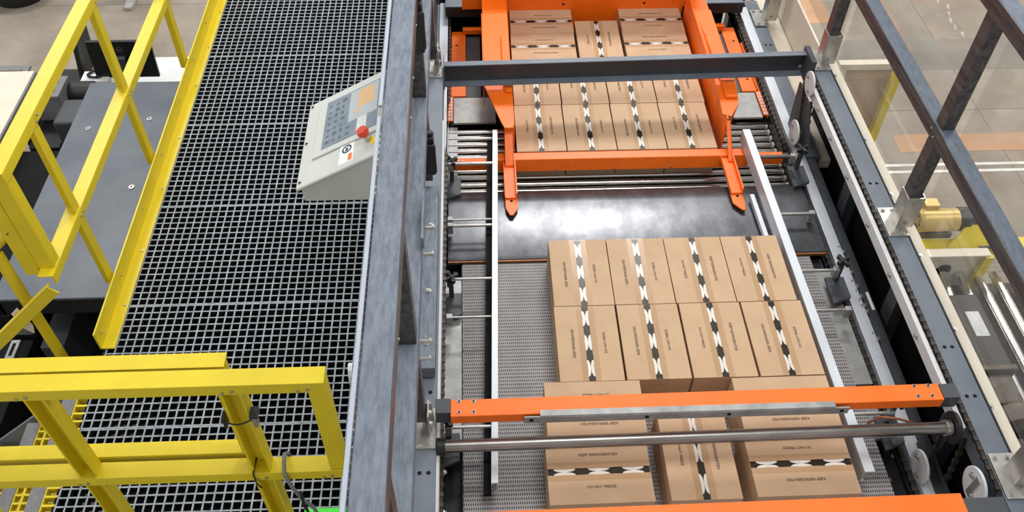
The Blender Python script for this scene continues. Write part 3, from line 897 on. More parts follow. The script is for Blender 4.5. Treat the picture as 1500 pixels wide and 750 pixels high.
# ================================================================== GUIDE RAILS
def knob_mb(c):
    mb = MB().tube((c[0], c[1], c[2] - .02), (c[0], c[1], c[2] + .012), .014, 10)
    for k in range(4):
        a = k * PI / 2 + .5
        e = (c[0] + .03 * math.cos(a), c[1] + .03 * math.sin(a), c[2] + .012)
        mb.tube((c[0], c[1], c[2] + .01), e, .012, 8)
        mb.tube((e[0], e[1], c[2]), (e[0], e[1], c[2] + .022), .011, 8)
    return mb


def guide(label, x0, y0, x1, y1, w, rods, knobs, xe, sgn, loc):
    g = thing('guide_rail', label, 'guide rail', loc)
    def hx(a, b, z0, z1):
        return ([(x1 + a, y1, z0), (x1 + b, y1, z0), (x0 + b, y0, z0), (x0 + a, y0, z0)], [(x1 + a, y1, z1), (x1 + b, y1, z1), (x0 + b, y0, z1), (x0 + a, y0, z1)])
    mb = MB()
    mb.hexa(*hx(-w / 2, w / 2, 2.292, 2.30))
    s = w / 2 * sgn
    lo = min(s, s - .008 * sgn); hi = max(s, s - .008 * sgn)
    mb.hexa(*hx(lo, hi, 2.22, 2.292))
    mb.hexa(*hx(min(s, s - .02 * sgn), max(s, s - .02 * sgn), 2.212, 2.22))
    lo = min(-s, -s + .005 * sgn); hi = max(-s, -s + .005 * sgn)
    mb.hexa(*hx(lo, hi, 2.275, 2.292))
    part('channel', mb, 'aluminium', g, .0015)
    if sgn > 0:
        part('rail_shadow_strip', MB().hexa(*[[(px_, py_, pz_) for px_, py_, pz_ in L_] for L_ in hx(-w / 2 - .034, -w / 2 - .001, 2.18, 2.21)]), 'black_void', g)  # near-black strip stands in for the shadow beside the left rail
    for (y, r, z) in rods:
        t = (y - y0) / (y1 - y0)
        xr = x0 + (x1 - x0) * t - sgn * (w / 2)
        part('support_rod', MB().tube((xr, y, z), (xe, y, z), r, 12), 'stainless' if r < .011 else 'shaft', g, smooth=True)
        part('rod_clamp', MB().box(min(xe, xe + .03 * sgn) , max(xe, xe + .03 * sgn), y - .014, y + .014, z - .05, z + .014), 'plate_grey', g, .002)
    for (x, y) in knobs:
        k = part('star_knob', knob_mb((x, y, 2.30)), 'black_plastic', g, smooth=True, label='black star knob')
        part('knob_bracket', MB().prism([(x - .05, y - .16, 2.14), (x + .05, y - .12, 2.14), (x + .05, y + .02, 2.14), (x - .05, y + .02, 2.14)], (0, 0, .02)).box(x - .012, x + .012, y - .012, y + .012, 2.16, 2.28), 'dark_slate', g, .002)
    return g


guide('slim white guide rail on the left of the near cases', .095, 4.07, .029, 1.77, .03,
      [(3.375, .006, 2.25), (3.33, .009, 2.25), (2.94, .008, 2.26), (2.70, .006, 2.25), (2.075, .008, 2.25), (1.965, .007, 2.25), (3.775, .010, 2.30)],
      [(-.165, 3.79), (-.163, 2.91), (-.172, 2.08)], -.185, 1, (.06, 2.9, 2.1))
guide('broad white guide rail on the right of the near cases', 1.60, 4.03, 1.635, 1.765, .045,
      [(3.835, .012, 2.25), (3.39, .010, 2.22), (2.945, .009, 2.25), (2.705, .008, 2.22), (2.08, .009, 2.25), (1.96, .008, 2.25)],
      [(1.885, 3.83), (1.868, 2.955), (1.86, 2.1)], 1.86, -1, (1.62, 2.9, 2.1))
one('rail_segment', 'short white bar beside the broad guide rail, over the apron plate', 'bar',
    MB().hexa([(1.548, 3.24, 2.17), (1.572, 3.24, 2.17), (1.565, 3.575, 2.17), (1.541, 3.575, 2.17)], [(1.548, 3.24, 2.20), (1.572, 3.24, 2.20), (1.565, 3.575, 2.20), (1.541, 3.575, 2.20)])
    .box(1.555, 1.563, 3.26, 3.28, 2.151, 2.17).box(1.55, 1.558, 3.53, 3.55, 2.151, 2.17), 'aluminium')

# ================================================================== CARDBOARD CASES
BW, BL, BH = .297, .438, .2


def case_meshes():
    D = {}
    hw, hl = BW / 2, BL / 2
    body = MB().box(-hw, hw, -hl, hl, 0, BH - .006)
    D['body'] = body.mesh('case_body', 'card')
    g = .0155
    f = MB()
    ys = [-hl + BL * k / 12 for k in range(13)]
    # flap: wavy inner edge like the photo's scalloped opening
    edge = []
    for k, y in enumerate(ys):
        edge.append(g + .0012 * math.sin(k * 2.4))
    top = [(-hw, -hl), (-hw, hl)] + [(-e, y) for e, y in zip(reversed(edge), reversed(ys))]
    f.prism([(x, y, BH - .006) for x, y in reversed(top)], (0, 0, .006))
    D['flap'] = f.mesh('flap', ['card'])
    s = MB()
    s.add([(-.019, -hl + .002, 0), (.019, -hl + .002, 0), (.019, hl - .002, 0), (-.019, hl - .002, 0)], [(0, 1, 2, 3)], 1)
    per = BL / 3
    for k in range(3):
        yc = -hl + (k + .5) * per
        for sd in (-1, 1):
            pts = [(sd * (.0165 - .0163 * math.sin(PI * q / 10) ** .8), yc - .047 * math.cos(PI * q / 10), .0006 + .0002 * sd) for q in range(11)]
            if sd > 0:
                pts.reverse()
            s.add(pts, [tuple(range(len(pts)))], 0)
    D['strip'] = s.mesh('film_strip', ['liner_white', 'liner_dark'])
    D['tape'] = MB().box(-.043, .043, -hl - .002, hl + .002, 0, .0006).add([(-.043, -hl - .002, 0), (.043, -hl - .002, 0), (.043, -hl - .002, -.05), (-.043, -hl - .002, -.05)], [(3, 2, 1, 0)]).mesh('clear_tape', 'tape')
    D['t1'] = text_mesh('KEEP REFRIGERATED', .166)
    D['t2'] = text_mesh('DO NOT FREEZE', .122)
    return D


CM = case_meshes()
EMPT = {}


def case(x, y, z, ang, label, group, jit=.006):
    """x, y: centre; ang: degrees"""
    t = thing('cardboard_case', label, 'box', (x, y, z), group, math.radians(ang) + random.uniform(-jit, jit))
    def ch(name, me, loc, rot=0, par=t):
        o = bpy.data.objects.new(name, me)
        o.location = loc
        o.rotation_euler.z = rot
        o.parent = par
        C.objects.link(o)
        return o
    ch('case_body', CM['body'], (0, 0, 0))
    f1 = ch('flap', CM['flap'], (0, 0, 0))
    f2 = ch('flap', CM['flap'], (0, 0, 0), PI)
    ch('film_strip', CM['strip'], (0, random.uniform(-.012, .012) * 0, BH - .0035))
    ch('clear_tape', CM['tape'], (0, 0, BH + .0003))
    dx, dy = random.uniform(-.004, .004), random.uniform(-.01, .01)
    ch('lettering', CM['t1'], (-.075 + dx, -.005 + dy, BH + .0006), PI / 2, f1)
    # f2 is turned by PI, so its child turns back to read the same way
    ch('lettering', CM['t2'], (-(.075 + dx), -(-.005 + dy), BH + .0006), PI / 2 - PI, f2)
    return t


G1 = 'cases in the eight-case block on the grey belt'
ordn = ('leftmost', 'second from left', 'third from left', 'rightmost')
zb = 2.13
for k, a in enumerate((0, 0, 180, 0)):
    case(.3435 + .1485 + k * .3085, 2.2475 + .219, zb, a, 'taped cardboard case, %s in the nearer row of the eight-case block' % ordn[k], G1)
for k, a in enumerate((0, 0, 180, 180)):
    case(.348 + .1485 + k * .302, 2.690 + .219, zb, a, 'taped cardboard case, %s in the farther row of the eight-case block' % ordn[k], G1)
G2 = 'cases crossing under the near orange beam'
case(.252 + .219, 1.647 + .1485, zb, -90, 'crosswise cardboard case, nearest at lower left, its film strip fully in view', G2)
case(.266 + .219, 1.948 + .1485, zb, 90, 'crosswise cardboard case at left, half hidden by the near orange beam', G2)
case(.758 + .1485, 1.648 + .219, zb, 180, 'lengthwise cardboard case alone in the middle gap under the shaft', G2)
case(1.118 + .219, 1.652 + .1485, zb, 90, 'crosswise cardboard case, nearest at lower right, its film strip fully in view', G2)
case(1.130 + .219, 1.944 + .1485, zb, 90, 'crosswise cardboard case at right, half hidden by the near orange beam', G2)
G3 = 'cases inside the far orange clamp'
zf = 2.0
for k, a in enumerate((180, 0, 0, 180)):
    case(.224 + .1485 + k * .3045, 3.983 + .219, zf, a, 'cardboard case in the clamp, %s of the row against the orange bar' % ordn[k], G3)
for k, a in enumerate((0, 180, 0, 180)):
    case(.226 + .1485 + k * .3055, 4.427 + .219, zf, a, 'cardboard case in the clamp, %s of the row under the dark cross beam' % ordn[k], G3)
case(.232 + .219, 4.91 + .1485, zf, 90, 'crosswise case in the clamp at left, just behind the dark cross beam', G3)
case(.236 + .219, 5.212 + .1465, zf, 90, 'crosswise case in the clamp at far left, against the orange back plate', G3)
case(.690 + .1485, 4.915 + .219, zf, 180, 'lengthwise case in the clamp, between the crosswise far pairs', G3)
case(1.01 + .219, 4.925 + .1485, zf, -90, 'crosswise case in the clamp at right, just behind the dark cross beam', G3)
case(1.014 + .219, 5.227 + .1385 - .004, zf, -90, 'crosswise case in the clamp at far right, against the orange back plate', G3)

# ================================================================== CONTROL PANEL
cpn = thing('control_panel', 'beige sloping control console with touch screen hung on the fence', 'control panel', (-.55, 3.0, 3.05))
PY0, PY1 = 2.724, 3.262
A = Vector((-.766, PY0, 3.131)); B = Vector((-.352, PY0, 3.355))
part('enclosure', MB().prism([(-.752, PY0, 3.05), (-.352, PY0, 3.05), (-.352, PY0, 3.343), (-.756, PY0, 3.125)], (0, PY1 - PY0, 0)), 'panel_body', cpn, .004)
u = (B - A).normalized()
n = Vector((-u.z, 0, u.x))
def fpt(a, b, h=0):
    return A + u * a + Vector((0, b, 0)) + n * h
def fquad(a0, a1, b0, b1, h0, h1, mb=None, mi=0):
    mb = mb or MB()
    mb.hexa([fpt(a0, b0, h0), fpt(a1, b0, h0), fpt(a1, b1, h0), fpt(a0, b1, h0)], [fpt(a0, b0, h1), fpt(a1, b0, h1), fpt(a1, b1, h1), fpt(a0, b1, h1)], mi)
    return mb
part('lid', fquad(-.012, .47, -.012, .55, -.012, .004), 'panel_body', cpn, .006)
sc = part('screen_bezel', fquad(.058, .412, .132, .515, .004, .012), 'panel_body', cpn, .006)
part('screen', fquad(.105, .39, .165, .485, .012, .0135), 'screen', sc, label='grey touch screen')
part('screen_field', fquad(.235, .385, .27, .478, .0136, .0140), 'screen_pale', sc)
part('screen_field', fquad(.28, .365, .345, .465, .0140, .0144), 'screen_orange', sc, label='orange field on the screen')
part('screen_field', fquad(.262, .30, .315, .335, .0140, .0144), 'screen_orange', sc)
part('screen_field', fquad(.285, .335, .178, .27, .0136, .0140), 'screen_white', sc)
mkb = MB()
for i in range(4):
    for j in range(7):
        a, b = .122 + i * .035, .19 + j * .041
        if a > .225 and b > .26:
            continue
        fquad(a, a + random.uniform(.012, .024), b, b + random.uniform(.01, .026), .0136, .0141, mkb)
part('screen_marks', mkb, 'screen_mark', sc, kind='stuff')
part('warning_label', fquad(.205, .277, .018, .138, .004, .0048), 'label_white', cpn, label='white sticker with round blue sign')
cc = fpt(.24, .10, .0049)
ring = MB()
for k in range(20):
    a0, a1 = 2 * PI * k / 20, 2 * PI * (k + 1) / 20
    ring.add([fpt(.241 + r * math.cos(a), .103 + r * math.sin(a), .0052) for r, a in ((.025, a0), (.025, a1), (.016, a1), (.016, a0))], [(0, 1, 2, 3)])
fquad(.234, .248, .09, .112, .005, .0052, ring)
part('label_sign', ring, 'label_blue', cpn)
part('label_band', fquad(.252, .272, .024, .066, .0049, .0052), 'label_orange', cpn)
es = part('stop_base', MB().tube(fpt(.352, .102, .004), fpt(.352, .102, .03), .016, 16), 'stainless', cpn, smooth=True)
part('stop_button', MB().tube(fpt(.352, .102, .03), fpt(.352, .102, .046), .019, 18, .027).tube(fpt(.352, .102, .046), fpt(.352, .102, .062), .027, 18, .024), 'red', cpn, smooth=True, label='red mushroom stop button')
part('stop_label', fquad(.36, .40, .065, .105, .004, .0048), 'label_yellow', cpn)
for b_ in (.27, .02, .525):
    inst('screw', SCREW, fpt(.008, b_, .004), cpn, (0, -math.atan2(u.z, u.x), 0))
part('mount_bracket', MB().prism([(-.46, 2.735, 3.05), (-.352, 2.735, 3.05), (-.352, 2.735, 2.93)], (0, .03, 0)).prism([(-.46, 3.2, 3.05), (-.352, 3.2, 3.05), (-.352, 3.2, 2.93)], (0, .03, 0)), 'black_steel', cpn)

# ================================================================== RIGHT SIDE: ROLLER CONVEYOR, MOTORS
rc = thing('roller_conveyor', 'side roller conveyor with cream end plate and yellow guard, lower right', 'conveyor', (3.4, 3.2, 0))
R2 = MB().tube((0, 1.6, 0), (0, 3.98, 0), .033, 16).mesh('roller', 'chrome', True)
for k in range(6):
    inst('roller', R2, (3.41 + k * .125, 0, .95), rc)
part('pan', MB().box(3.0, 4.5, 1.5, 4.0, .80, .82), 'brown_dark', rc)
part('end_plate', MB().box(3.02, 3.52, 3.99, 4.0, .72, 1.2).box(3.02, 3.52, 3.93, 4.005, 1.195, 1.21), 'cream', rc, .003, label='cream end plate')
part('slot', MB().tube((3.28, 3.9895, 1.0), (3.28, 3.9885, 1.0), .055, 18).tube((3.22, 3.9895, .97), (3.22, 3.9885, .97), .04, 18), 'black_void', rc, label='dark slot opening')
part('yellow_post', MB().box(3.50, 3.56, 3.94, 3.985, .68, 1.17), 'yellow', rc, .002)
part('near_beam', MB().box(2.95, 4.6, 1.42, 1.5, .7, 1.0), 'cream', rc)
for x in (3.05, 4.4):
    for y in (1.55, 3.9):
        part('leg', MB().box(x - .03, x + .03, y - .03, y + .03, 0, .8), 'cream', rc)
rd = MB()
for k in range(7):
    rd.box(3.13, 3.16, 3.55 + k * .05, 3.575 + k * .05, .97, .99)
part('chain_guide', rd, 'black_steel', rc)
part('slot_roller', MB().tube((3.22, 3.6, 1.0), (3.26, 3.95, 1.0), .03, 14), 'chrome', rc, smooth=True)

DYG = -.085
def ypart(n, mb, m, p, *a, **k):
    mb.v = [(x, y + DYG, z) for x, y, z in mb.v]
    return part(n, mb, m, p, *a, **k)
yg = thing('yellow_guard', 'yellow steel guard beam with triangular gusset behind the gold motor conveyor', 'guard', (3.5, 4.2, 0))
ypart('beam', MB().box(3.02, 4.4, 4.10, 4.2, 1.12, 1.19), 'yellow', yg, .002)
ypart('gusset', MB().prism([(3.24, 4.1, 1.19), (3.6, 4.1, 1.19), (3.6, 4.30, 1.38), (3.5, 4.30, 1.38)], (0, .012, 0)), 'yellow', yg)
ypart('plate', MB().box(3.46, 3.56, 4.09, 4.099, 1.19, 1.22), 'brown_steel', yg)
for x in (3.1, 4.3):
    ypart('leg', MB().box(x - .03, x + .03, 4.16, 4.20, 0, 1.12), 'yellow', yg)
gmo = thing('electric_motor', 'gold painted round electric motor beyond the clear panel', 'motor', (3.2, 4.27, 1.19))
ypart('body', MB().tube((3.07, 4.27, 1.31), (3.32, 4.27, 1.31), .083, 28).tube((3.05, 4.27, 1.31), (3.07, 4.27, 1.31), .07, 28, .083), 'gold', gmo, smooth=True)
ypart('band', MB().tube((3.275, 4.27, 1.31), (3.285, 4.27, 1.31), .085, 28), 'gold', gmo, smooth=True)
ypart('terminal_box', MB().box(3.09, 3.19, 4.30, 4.38, 1.35, 1.42), 'gold', gmo, .006)
gr_ = MB()
for k in range(8):
    a = 2 * PI * k / 8
    gr_.tube((3.0495, 4.27 + .04 * math.cos(a), 1.31 + .04 * math.sin(a)), (3.0485, 4.27 + .04 * math.cos(a), 1.31 + .04 * math.sin(a)), .011, 8)
ypart('fan_vents', gr_, 'brown_steel', gmo)
ypart('gear_head', MB().box(3.32, 3.42, 4.21, 4.33, 1.25, 1.38).tube((3.42, 4.27, 1.31), (3.47, 4.27, 1.31), .05, 16), 'black_steel', gmo, .008)
ypart('foot', MB().box(3.1, 3.3, 4.2, 4.34, 1.195, 1.24), 'brown_steel', gmo)

dg_ = thing('gear_motor', 'dusty dark gear motor with silver label, lower right behind the cover', 'motor', (3.25, 3.3, .82))
def gpart(n, mb, m, p, *a, **k):
    mb.v = [(x + .16, y, z) for x, y, z in mb.v]
    return part(n, mb, m, p, *a, **k)
gpart('housing', MB().box(2.94, 3.14, 3.02, 3.62, 1.0, 1.18), 'casting_dark', dg_, .012)
gpart('flange', MB().box(2.93, 3.15, 3.0, 3.035, .98, 1.2), 'brown_steel', dg_, .004)
gpart('neck', MB().box(2.95, 3.12, 2.78, 3.0, 1.0, 1.16), 'brown_steel', dg_, .02)
gpart('label_plate', MB().box(3.0, 3.09, 3.27, 3.47, 1.18, 1.182), 'plate_grey', dg_, label='silver grey label')
gpart('disc', MB().tube((3.06, 2.66, 1.04), (3.06, 2.77, 1.04), .14, 30), 'brown_steel', dg_, smooth=True)
gpart('orange_bracket', MB().box(3.16, 3.28, 2.52, 2.66, 1.1, 1.13).box(3.14, 3.16, 2.52, 2.66, .95, 1.13), 'copper', dg_, .003)
gpart('base_block', MB().box(2.92, 3.2, 2.2, 2.6, .82, 1.05), 'brown_steel', dg_, .006)
gpart('saddle', MB().box(2.95, 3.13, 2.6, 3.6, .82, 1.0), 'black_steel', dg_)

cw = thing('machine_guard_far', 'cream guard frame with yellow post beyond the right clear panel', 'guard', (3.4, 6.05, 0))
cw.name = 'cream_guard'
BASE['cream_guard'] = BASE.get('machine_guard_far', Vector((3.4, 6.05, 0)))
part('top_bar', MB().box(3.05, 3.68, 6.02, 6.09, 1.24, 1.30), 'cream', cw, .003)
part('panel', MB().box(3.05, 3.62, 6.04, 6.05, .1, 1.24).box(3.1, 3.48, 6.034, 6.04, .62, .65).box(3.1, 3.48, 6.034, 6.04, 1.13, 1.16).box(3.45, 3.48, 6.034, 6.04, .65, 1.13), 'beige', cw)
part('yellow_post', MB().box(3.50, 3.57, 5.94, 6.0, 0, 1.27), 'yellow', cw, .002)
part('leg', MB().box(3.05, 3.12, 6.02, 6.09, 0, 1.24), 'cream', cw)

# ================================================================== LEFT SIDE: TABLE, DESK, CLUTTER
lt = thing('lift_table', 'large slate grey steel table top with round bolts below the yellow guardrail', 'table', (-2.45, 4.7, 0))
part('table_top', MB().box(-3.07, -1.95, 3.60, 5.82, 1.38, 1.40), 'plate_top', lt, .003)
part('skirt', MB().box(-3.06, -1.96, 3.61, 3.63, 1.24, 1.38).box(-3.06, -3.04, 3.61, 5.81, 1.24, 1.38), 'black_steel', lt)
for x, y in ((-2.93, 3.95), (-2.93, 4.6), (-2.93, 5.25), (-2.5, 3.95), (-2.5, 5.35), (-2.45, 4.6), (-2.12, 3.95), (-2.12, 4.6), (-2.1, 5.35)):
    bolt((x, y, 1.40), lt, me=MB().tube((0, 0, 0), (0, 0, .006), .02, 14).tube((0, 0, .006), (0, 0, .0065), .008, 6, mi=1).mesh('bolt', ['stainless', 'black_void']))
part('pedestal', MB().box(-2.95, -2.05, 3.9, 5.7, 0, 1.24), 'black_void', lt)
part('side_box', MB().box(-2.9, -2.75, 3.52, 3.9, .6, 1.0), 'dark_slate', lt, .004)
ct = thing('work_table', 'cream topped table at the far left edge', 'table', (-4.0, 5.0, 0))
part('table_top', MB().box(-4.7, -3.565, 3.9, 5.99, 1.37, 1.40), 'cream', ct, .004)
part('edge', MB().box(-3.564, -3.55, 3.9, 5.99, 1.33, 1.395), 'grey_plastic', ct)
for x in (-4.6, -3.7):
    for y in (4.0, 5.85):
        part('leg', MB().box(x, x + .06, y, y + .06, 0, 1.37), 'black_steel', ct)
part('shelf', MB().box(-4.65, -3.6, 3.95, 5.9, .4, .43), 'black_steel', ct)
ec = thing('equipment_cabinet', 'black equipment cabinet in the gap left of the slate table', 'cabinet', (-3.3, 4.4, 0))
part('body', MB().box(-3.53, -3.12, 3.76, 5.3, 0, 1.15), 'black_void', ec, .005)
part('drawer', MB().box(-3.5, -3.15, 3.745, 3.76, .5, 1.05), 'black_steel', ec)
part('drawer_strip', MB().box(-3.4, -3.37, 3.737, 3.745, .6, 1.0), 'plate_grey', ec)
lo_ = thing('tool_chest', 'black chest with grey handle bar at the left edge under the stair', 'chest', (-3.2, 3.3, 0))
part('body', MB().box(-3.6, -2.97, 2.9, 3.6, 0, .98), 'black_void', lo_, .005)
part('handle', MB().box(-3.105, -3.045, 3.43, 3.59, .98, 1.0), 'plate_grey', lo_, .003, label='grey handle bar')
part('slot', MB().box(-3.085, -3.065, 3.46, 3.56, 1.0, 1.002), 'black_void', lo_)
tr_ = thing('parts_tray', 'small dark grey tray beside the black chest', 'tray', (-3.1, 3.68, .95))
part('tray', MB().box(-3.18, -2.98, 3.63, 3.69, .9, 1.0), 'black_steel', tr_, .004)
part('stem', MB().box(-3.1, -3.06, 3.64, 3.68, 0, .9), 'black_steel', tr_)
dk = thing('desk', 'white desk beyond the slate table, seen behind the yellow rails', 'desk', (-3.0, 6.9, 0))
part('desk_top', MB().box(-3.56, -2.35, 6.44, 7.08, .72, .75), 'white_paint', dk, .004)
for x in (-3.54, -2.42):
    for y in (6.47, 7.0):
        part('leg', MB().box(x, x + .05, y, y + .05, 0, .72), 'grey_plastic', dk)
wb = thing('label_printer', 'low white box with a notch on the left corner of the desk', 'printer', (-3.45, 6.63, .75))
part('body', MB().box(-3.55, -3.30, 6.56, 6.71, .75, .87), 'white_paint', wb, .006)
one('cable_coil', 'coil of black cable with yellow tie lying on the white box', 'cable',
    MB().path([(-3.43 + .06 * math.cos(a * .5) * (1 + .08 * (a % 3)), 6.64 + .045 * math.sin(a * .5), .882 + .002 * (a % 5)) for a in range(38)], .009, 6), 'rubber', smooth=True)
mo = thing('monitor', 'black computer monitor seen from behind on the white desk', 'monitor', (-3.1, 6.62, .75))
mx0, mx1, mz0, mz1 = -3.42, -2.86, .86, 1.21
part('panel', MB().hexa([(mx0, 6.62, mz0), (mx1, 6.62, mz0), (mx1, 6.65, mz0), (mx0, 6.65, mz0)], [(mx0, 6.66, mz1), (mx1, 6.66, mz1), (mx1, 6.69, mz1), (mx0, 6.69, mz1)]), 'black_plastic', mo, .004)
part('stand', MB().hexa([(-3.18, 6.54, .765), (-3.1, 6.54, .765), (-3.1, 6.58, .765), (-3.18, 6.58, .765)], [(-3.18, 6.59, 1.08), (-3.1, 6.59, 1.08), (-3.1, 6.64, 1.08), (-3.18, 6.64, 1.08)]), 'dark_slate', mo, .003)
part('foot', MB().box(-3.26, -3.0, 6.5, 6.68, .75, .765), 'black_plastic', mo, .003)
lg = MB()
for k in range(20):
    a0, a1 = 2 * PI * k / 20, 2 * PI * (k + 1) / 20
    lg.add([(-3.14 + r * math.cos(a), 6.6465 + (r * math.sin(a)) * .114, 1.135 + r * math.sin(a)) for r, a in ((.028, a0), (.028, a1), (.025, a1), (.025, a0))], [(0, 1, 2, 3)])
part('logo_ring', lg, 'grey_plastic', mo)
tm = text_mesh('DELL', .036, 'grey_plastic')
inst('logo_lettering', tm, (-3.14, 6.645, 1.135), mo, (PI / 2 - .114, 0, 0))
one('mouse_cable', 'thin dark cable lying across the white desk', 'cable',
    MB().path([(-2.95, 6.5, .755), (-2.85, 6.58, .756), (-2.75, 6.6, .756), (-2.66, 6.66, .755)], .005, 6), 'rubber')
ch = thing('office_chair', 'black office chair tucked beside the desk', 'chair', (-3.75, 7.05, 0))
part('backrest', MB().hexa([(-3.72, 6.86, .62), (-3.66, 6.86, .62), (-3.66, 7.24, .62), (-3.72, 7.24, .62)], [(-3.66, 6.89, 1.08), (-3.60, 6.89, 1.08), (-3.60, 7.2, 1.08), (-3.66, 7.2, 1.08)]), 'rubber', ch, .025)
part('seat', MB().box(-4.1, -3.70, 6.86, 7.24, .45, .53), 'rubber', ch, .03)
part('column', MB().tube((-3.9, 7.04, .1), (-3.9, 7.04, .45), .03, 12), 'black_steel', ch)
fb = MB()
for k in range(5):
    a = 2 * PI * k / 5
    fb.tube((-3.9, 7.04, .1), (-3.9 + .3 * math.cos(a), 7.04 + .3 * math.sin(a), .06), .02, 8)
    fb.tube((-3.9 + .3 * math.cos(a), 7.02 + .3 * math.sin(a), .03), (-3.9 + .3 * math.cos(a), 7.06 + .3 * math.sin(a), .03), .03, 10)
part('star_base', fb, 'black_plastic', ch)
for (nm, lb, x0, x1, y0, y1, z0, z1) in (('storage_case', 'grey plastic case with ribbed lid behind the cream table', -4.14, -3.84, 6.12, 6.42, .9, 1.12),
                                         ('storage_case', 'grey plastic case at the right corner of the cream table', -3.54, -3.32, 5.72, 5.97, 1.1, 1.33)):
    t = thing(nm, lb, 'case', ((x0 + x1) / 2, (y0 + y1) / 2, z0))
    part('body', MB().box(x0, x1, y0, y1, z0, z1), 'grey_plastic', t, .015)
    part('lid', MB().box(x0 - .01, x1 + .01, y0 - .01, y1 + .01, z1, z1 + .025).box(x0 + .04, x1 - .04, y0 + .05, y0 + .08, z1 + .025, z1 + .035).box(x0 + .04, x1 - .04, y1 - .08, y1 - .05, z1 + .025, z1 + .035), 'grey_plastic', t, .004)
cs = thing('case_stand', 'dark stand carrying the grey cases', 'stand', (-3.8, 6.2, 0))
part('shelf', MB().box(-4.18, -3.80, 6.1, 6.44, .86, .895), 'black_steel', cs)
part('post', MB().box(-4.05, -3.95, 6.2, 6.3, 0, .86), 'black_steel', cs)
cs2 = thing('equipment_stack', 'dark grey machine head with hose between cream and slate tables', 'machine', (-3.35, 5.6, 0))
part('column', MB().box(-3.54, -3.3, 5.4, 5.96, 0, 1.095), 'black_steel', cs2, .01)
part('head', MB().box(-3.3, -3.12, 5.45, 5.75, 1.0, 1.3), 'dark_slate', cs2, .02)
part('head', MB().tube((-3.32, 5.95, 1.2), (-3.14, 5.95, 1.2), .1, 18), 'black_steel', cs2, smooth=True)
part('hose', MB().path([(-3.16, 5.45, 1.15), (-3.1, 5.35, 1.2), (-3.09, 5.2, 1.22), (-3.12, 5.05, 1.18), (-3.2, 5.0, 1.17)], .014, 8), 'rubber', cs2, smooth=True)
mesh_b = MB()
for k in range(8):
    mesh_b.box(-3.70, -3.36, 5.99 + k * .055, 5.996 + k * .055, .8, .806)
for k in range(7):
    mesh_b.box(-3.70 + k * .055, -3.694 + k * .055, 5.99, 6.385, .8, .806)
wbk = thing('wire_basket', 'black wire mesh basket behind the slate table', 'basket', (-3.53, 6.2, 0))
part('mesh_floor', mesh_b, 'black_steel', wbk)
part('rim', MB().box(-3.71, -3.35, 5.975, 5.985, .78, .86).box(-3.71, -3.35, 6.39, 6.40, .78, .86).box(-3.71, -3.70, 5.985, 6.39, .78, .86), 'black_steel', wbk)
part('leg', MB().box(-3.71, -3.68, 5.99, 6.02, 0, .78).box(-3.39, -3.36, 6.36, 6.39, 0, .78), 'black_steel', wbk)
tub = thing('rubber_tub', 'black round tub on the floor at the top left corner', 'tub', (-5.35, 9.45, 0))
part('bowl', MB().tube((-5.35, 9.45, 0), (-5.35, 9.45, .28), .30, 30, .38), 'rubber', tub, .01, smooth=True)
part('rim', MB().tube((-5.35, 9.45, .28), (-5.35, 9.45, .31), .40, 30), 'rubber', tub, .006, smooth=True)

# ================================================================== PERSON (only a foot is in the frame)
def skinned(chains, name):
    bm = bmesh.new()
    verts = {}
    rad = {}
    for ch_ in chains:
        prev = None
        for key, co, r in ch_:
            if key not in verts:
                verts[key] = bm.verts.new(co)
                rad[key] = r
            if prev is not None and prev != key and not bm.edges.get((verts[prev], verts[key])):
                bm.edges.new((verts[prev], verts[key]))
            prev = key
    bm.verts.index_update()
    order = {v.index: k for k, v in verts.items()}
    me = bpy.data.meshes.new(name)
    bm.to_mesh(me)
    bm.free()
    o = bpy.data.objects.new(name, me)
    C.objects.link(o)
    sk = o.modifiers.new('skin', 'SKIN')
    lay = me.skin_vertices[0].data if me.skin_vertices else None
    if lay is None:
        bpy.context.view_layer.objects.active = o
        me.skin_vertices.new(name='skin') if hasattr(me.skin_vertices, 'new') else None
        lay = me.skin_vertices[0].data
    for i, d_ in enumerate(lay):
        r = rad[order[i]]
        d_.radius = (r, r)
        d_.use_root = order[i] == 'pelvis'
    ss = o.modifiers.new('sub', 'SUBSURF')
    ss.levels = ss.render_levels = 2
    dg = bpy.context.evaluated_depsgraph_get()
    m2 = bpy.data.meshes.new_from_object(o.evaluated_get(dg))
    bpy.data.objects.remove(o)
    return m2


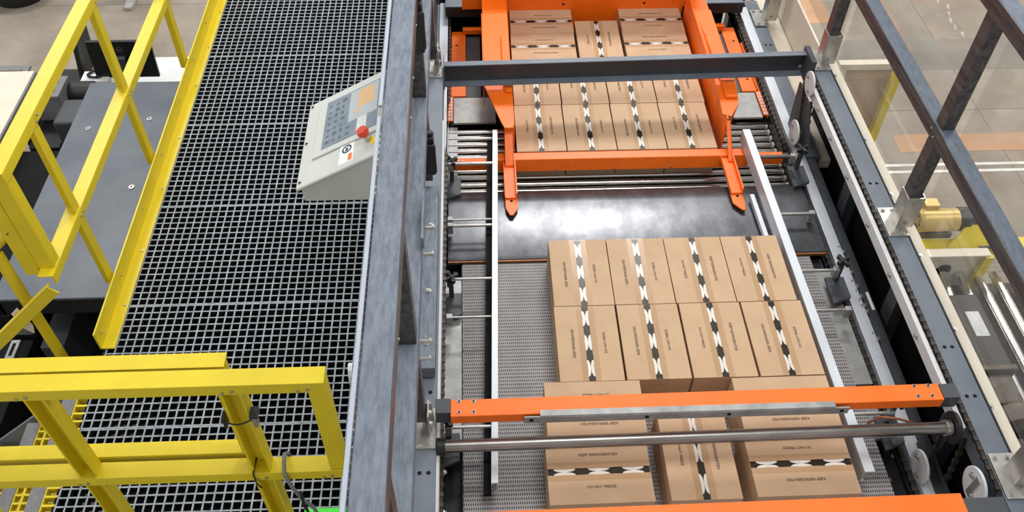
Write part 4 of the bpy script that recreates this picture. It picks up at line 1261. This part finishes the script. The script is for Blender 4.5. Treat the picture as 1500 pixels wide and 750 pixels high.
px, py = -3.93, 9.25
ps = thing('person', 'person in dark trousers and pale shoes, only one foot in the frame at top', 'person', (px, py, 0))
chains = [[('pelvis', (0, 0, .95), .13), ('waist', (0, 0, 1.1), .125), ('chest', (0, .0, 1.32), .14), ('neck', (0, 0, 1.5), .058), ('head', (0, -.01, 1.62), .092), ('crown', (0, 0, 1.72), .075)]]
for s in (-1, 1):
    chains.append([('pelvis', 0, 0), ('hip%d' % s, (s * .1, 0, .88), .095), ('knee%d' % s, (s * .10, (.0 if s < 0 else .12), .5), .062), ('calf%d' % s, (s * .09, .01 if s < 0 else .3, .34), .058), ('ankle%d' % s, (s * .08, .02 if s < 0 else .5, .10), .042)])
    chains.append([('chest', 0, 0), ('sh%d' % s, (s * .19, 0, 1.42), .06), ('elb%d' % s, (s * .25, .02, 1.13), .043), ('wr%d' % s, (s * .25, -.06, .88), .03), ('palm%d' % s, (s * .25, -.075, .80), .034)])
    for k in range(4):
        chains.append([('palm%d' % s, 0, 0), ('k%d%d' % (s, k), (s * .245, -.11 + k * .022, .755), .010), ('t%d%d' % (s, k), (s * .24, -.105 + k * .022, .70 + .008 * abs(k - 1.5)), .008)])
    chains.append([('palm%d' % s, 0, 0), ('th%d' % s, (s * .235, -.125, .79), .011), ('tt%d' % s, (s * .23, -.14, .75), .009)])
bm2 = skinned(chains, 'body')
for mname in ('skin', 'cloth_dark', 'cloth_grey', 'hair'):
    bm2.materials.append(M[mname])
for p in bm2.polygons:
    c = p.center
    p.use_smooth = True
    mi = 1 if c.z < .97 and abs(c.x) < .2 else 2 if c.z < 1.47 and (abs(c.x) < .215 or c.z > 1.2) else 3 if c.z > 1.68 or (c.z > 1.58 and c.y > .03) else 0
    p.material_index = min(mi, len(bm2.materials) - 1) if len(bm2.materials) == 4 else mi
bo = inst('body', bm2, (px, py, 0), ps)
for s in (-1, 1):
    x = px + s * .08
    py = 9.25 if s < 0 else 9.72
    sm = MB().prism([(x - .045, py + .07, 0), (x + .045, py + .07, 0), (x + .05, py - .1, 0), (x + .035, py - .19, 0), (x - .035, py - .19, 0), (x - .05, py - .1, 0)], (0, 0, .05))
    sm.hexa([(x - .042, py + .065, .05), (x + .042, py + .065, .05), (x + .04, py - .08, .05), (x - .04, py - .08, .05)], [(x - .035, py + .055, .11), (x + .035, py + .055, .11), (x + .03, py - .03, .09), (x - .03, py - .03, .09)])
    part('shoe', sm, 'shoe', ps, .01, label='pale grey shoe')
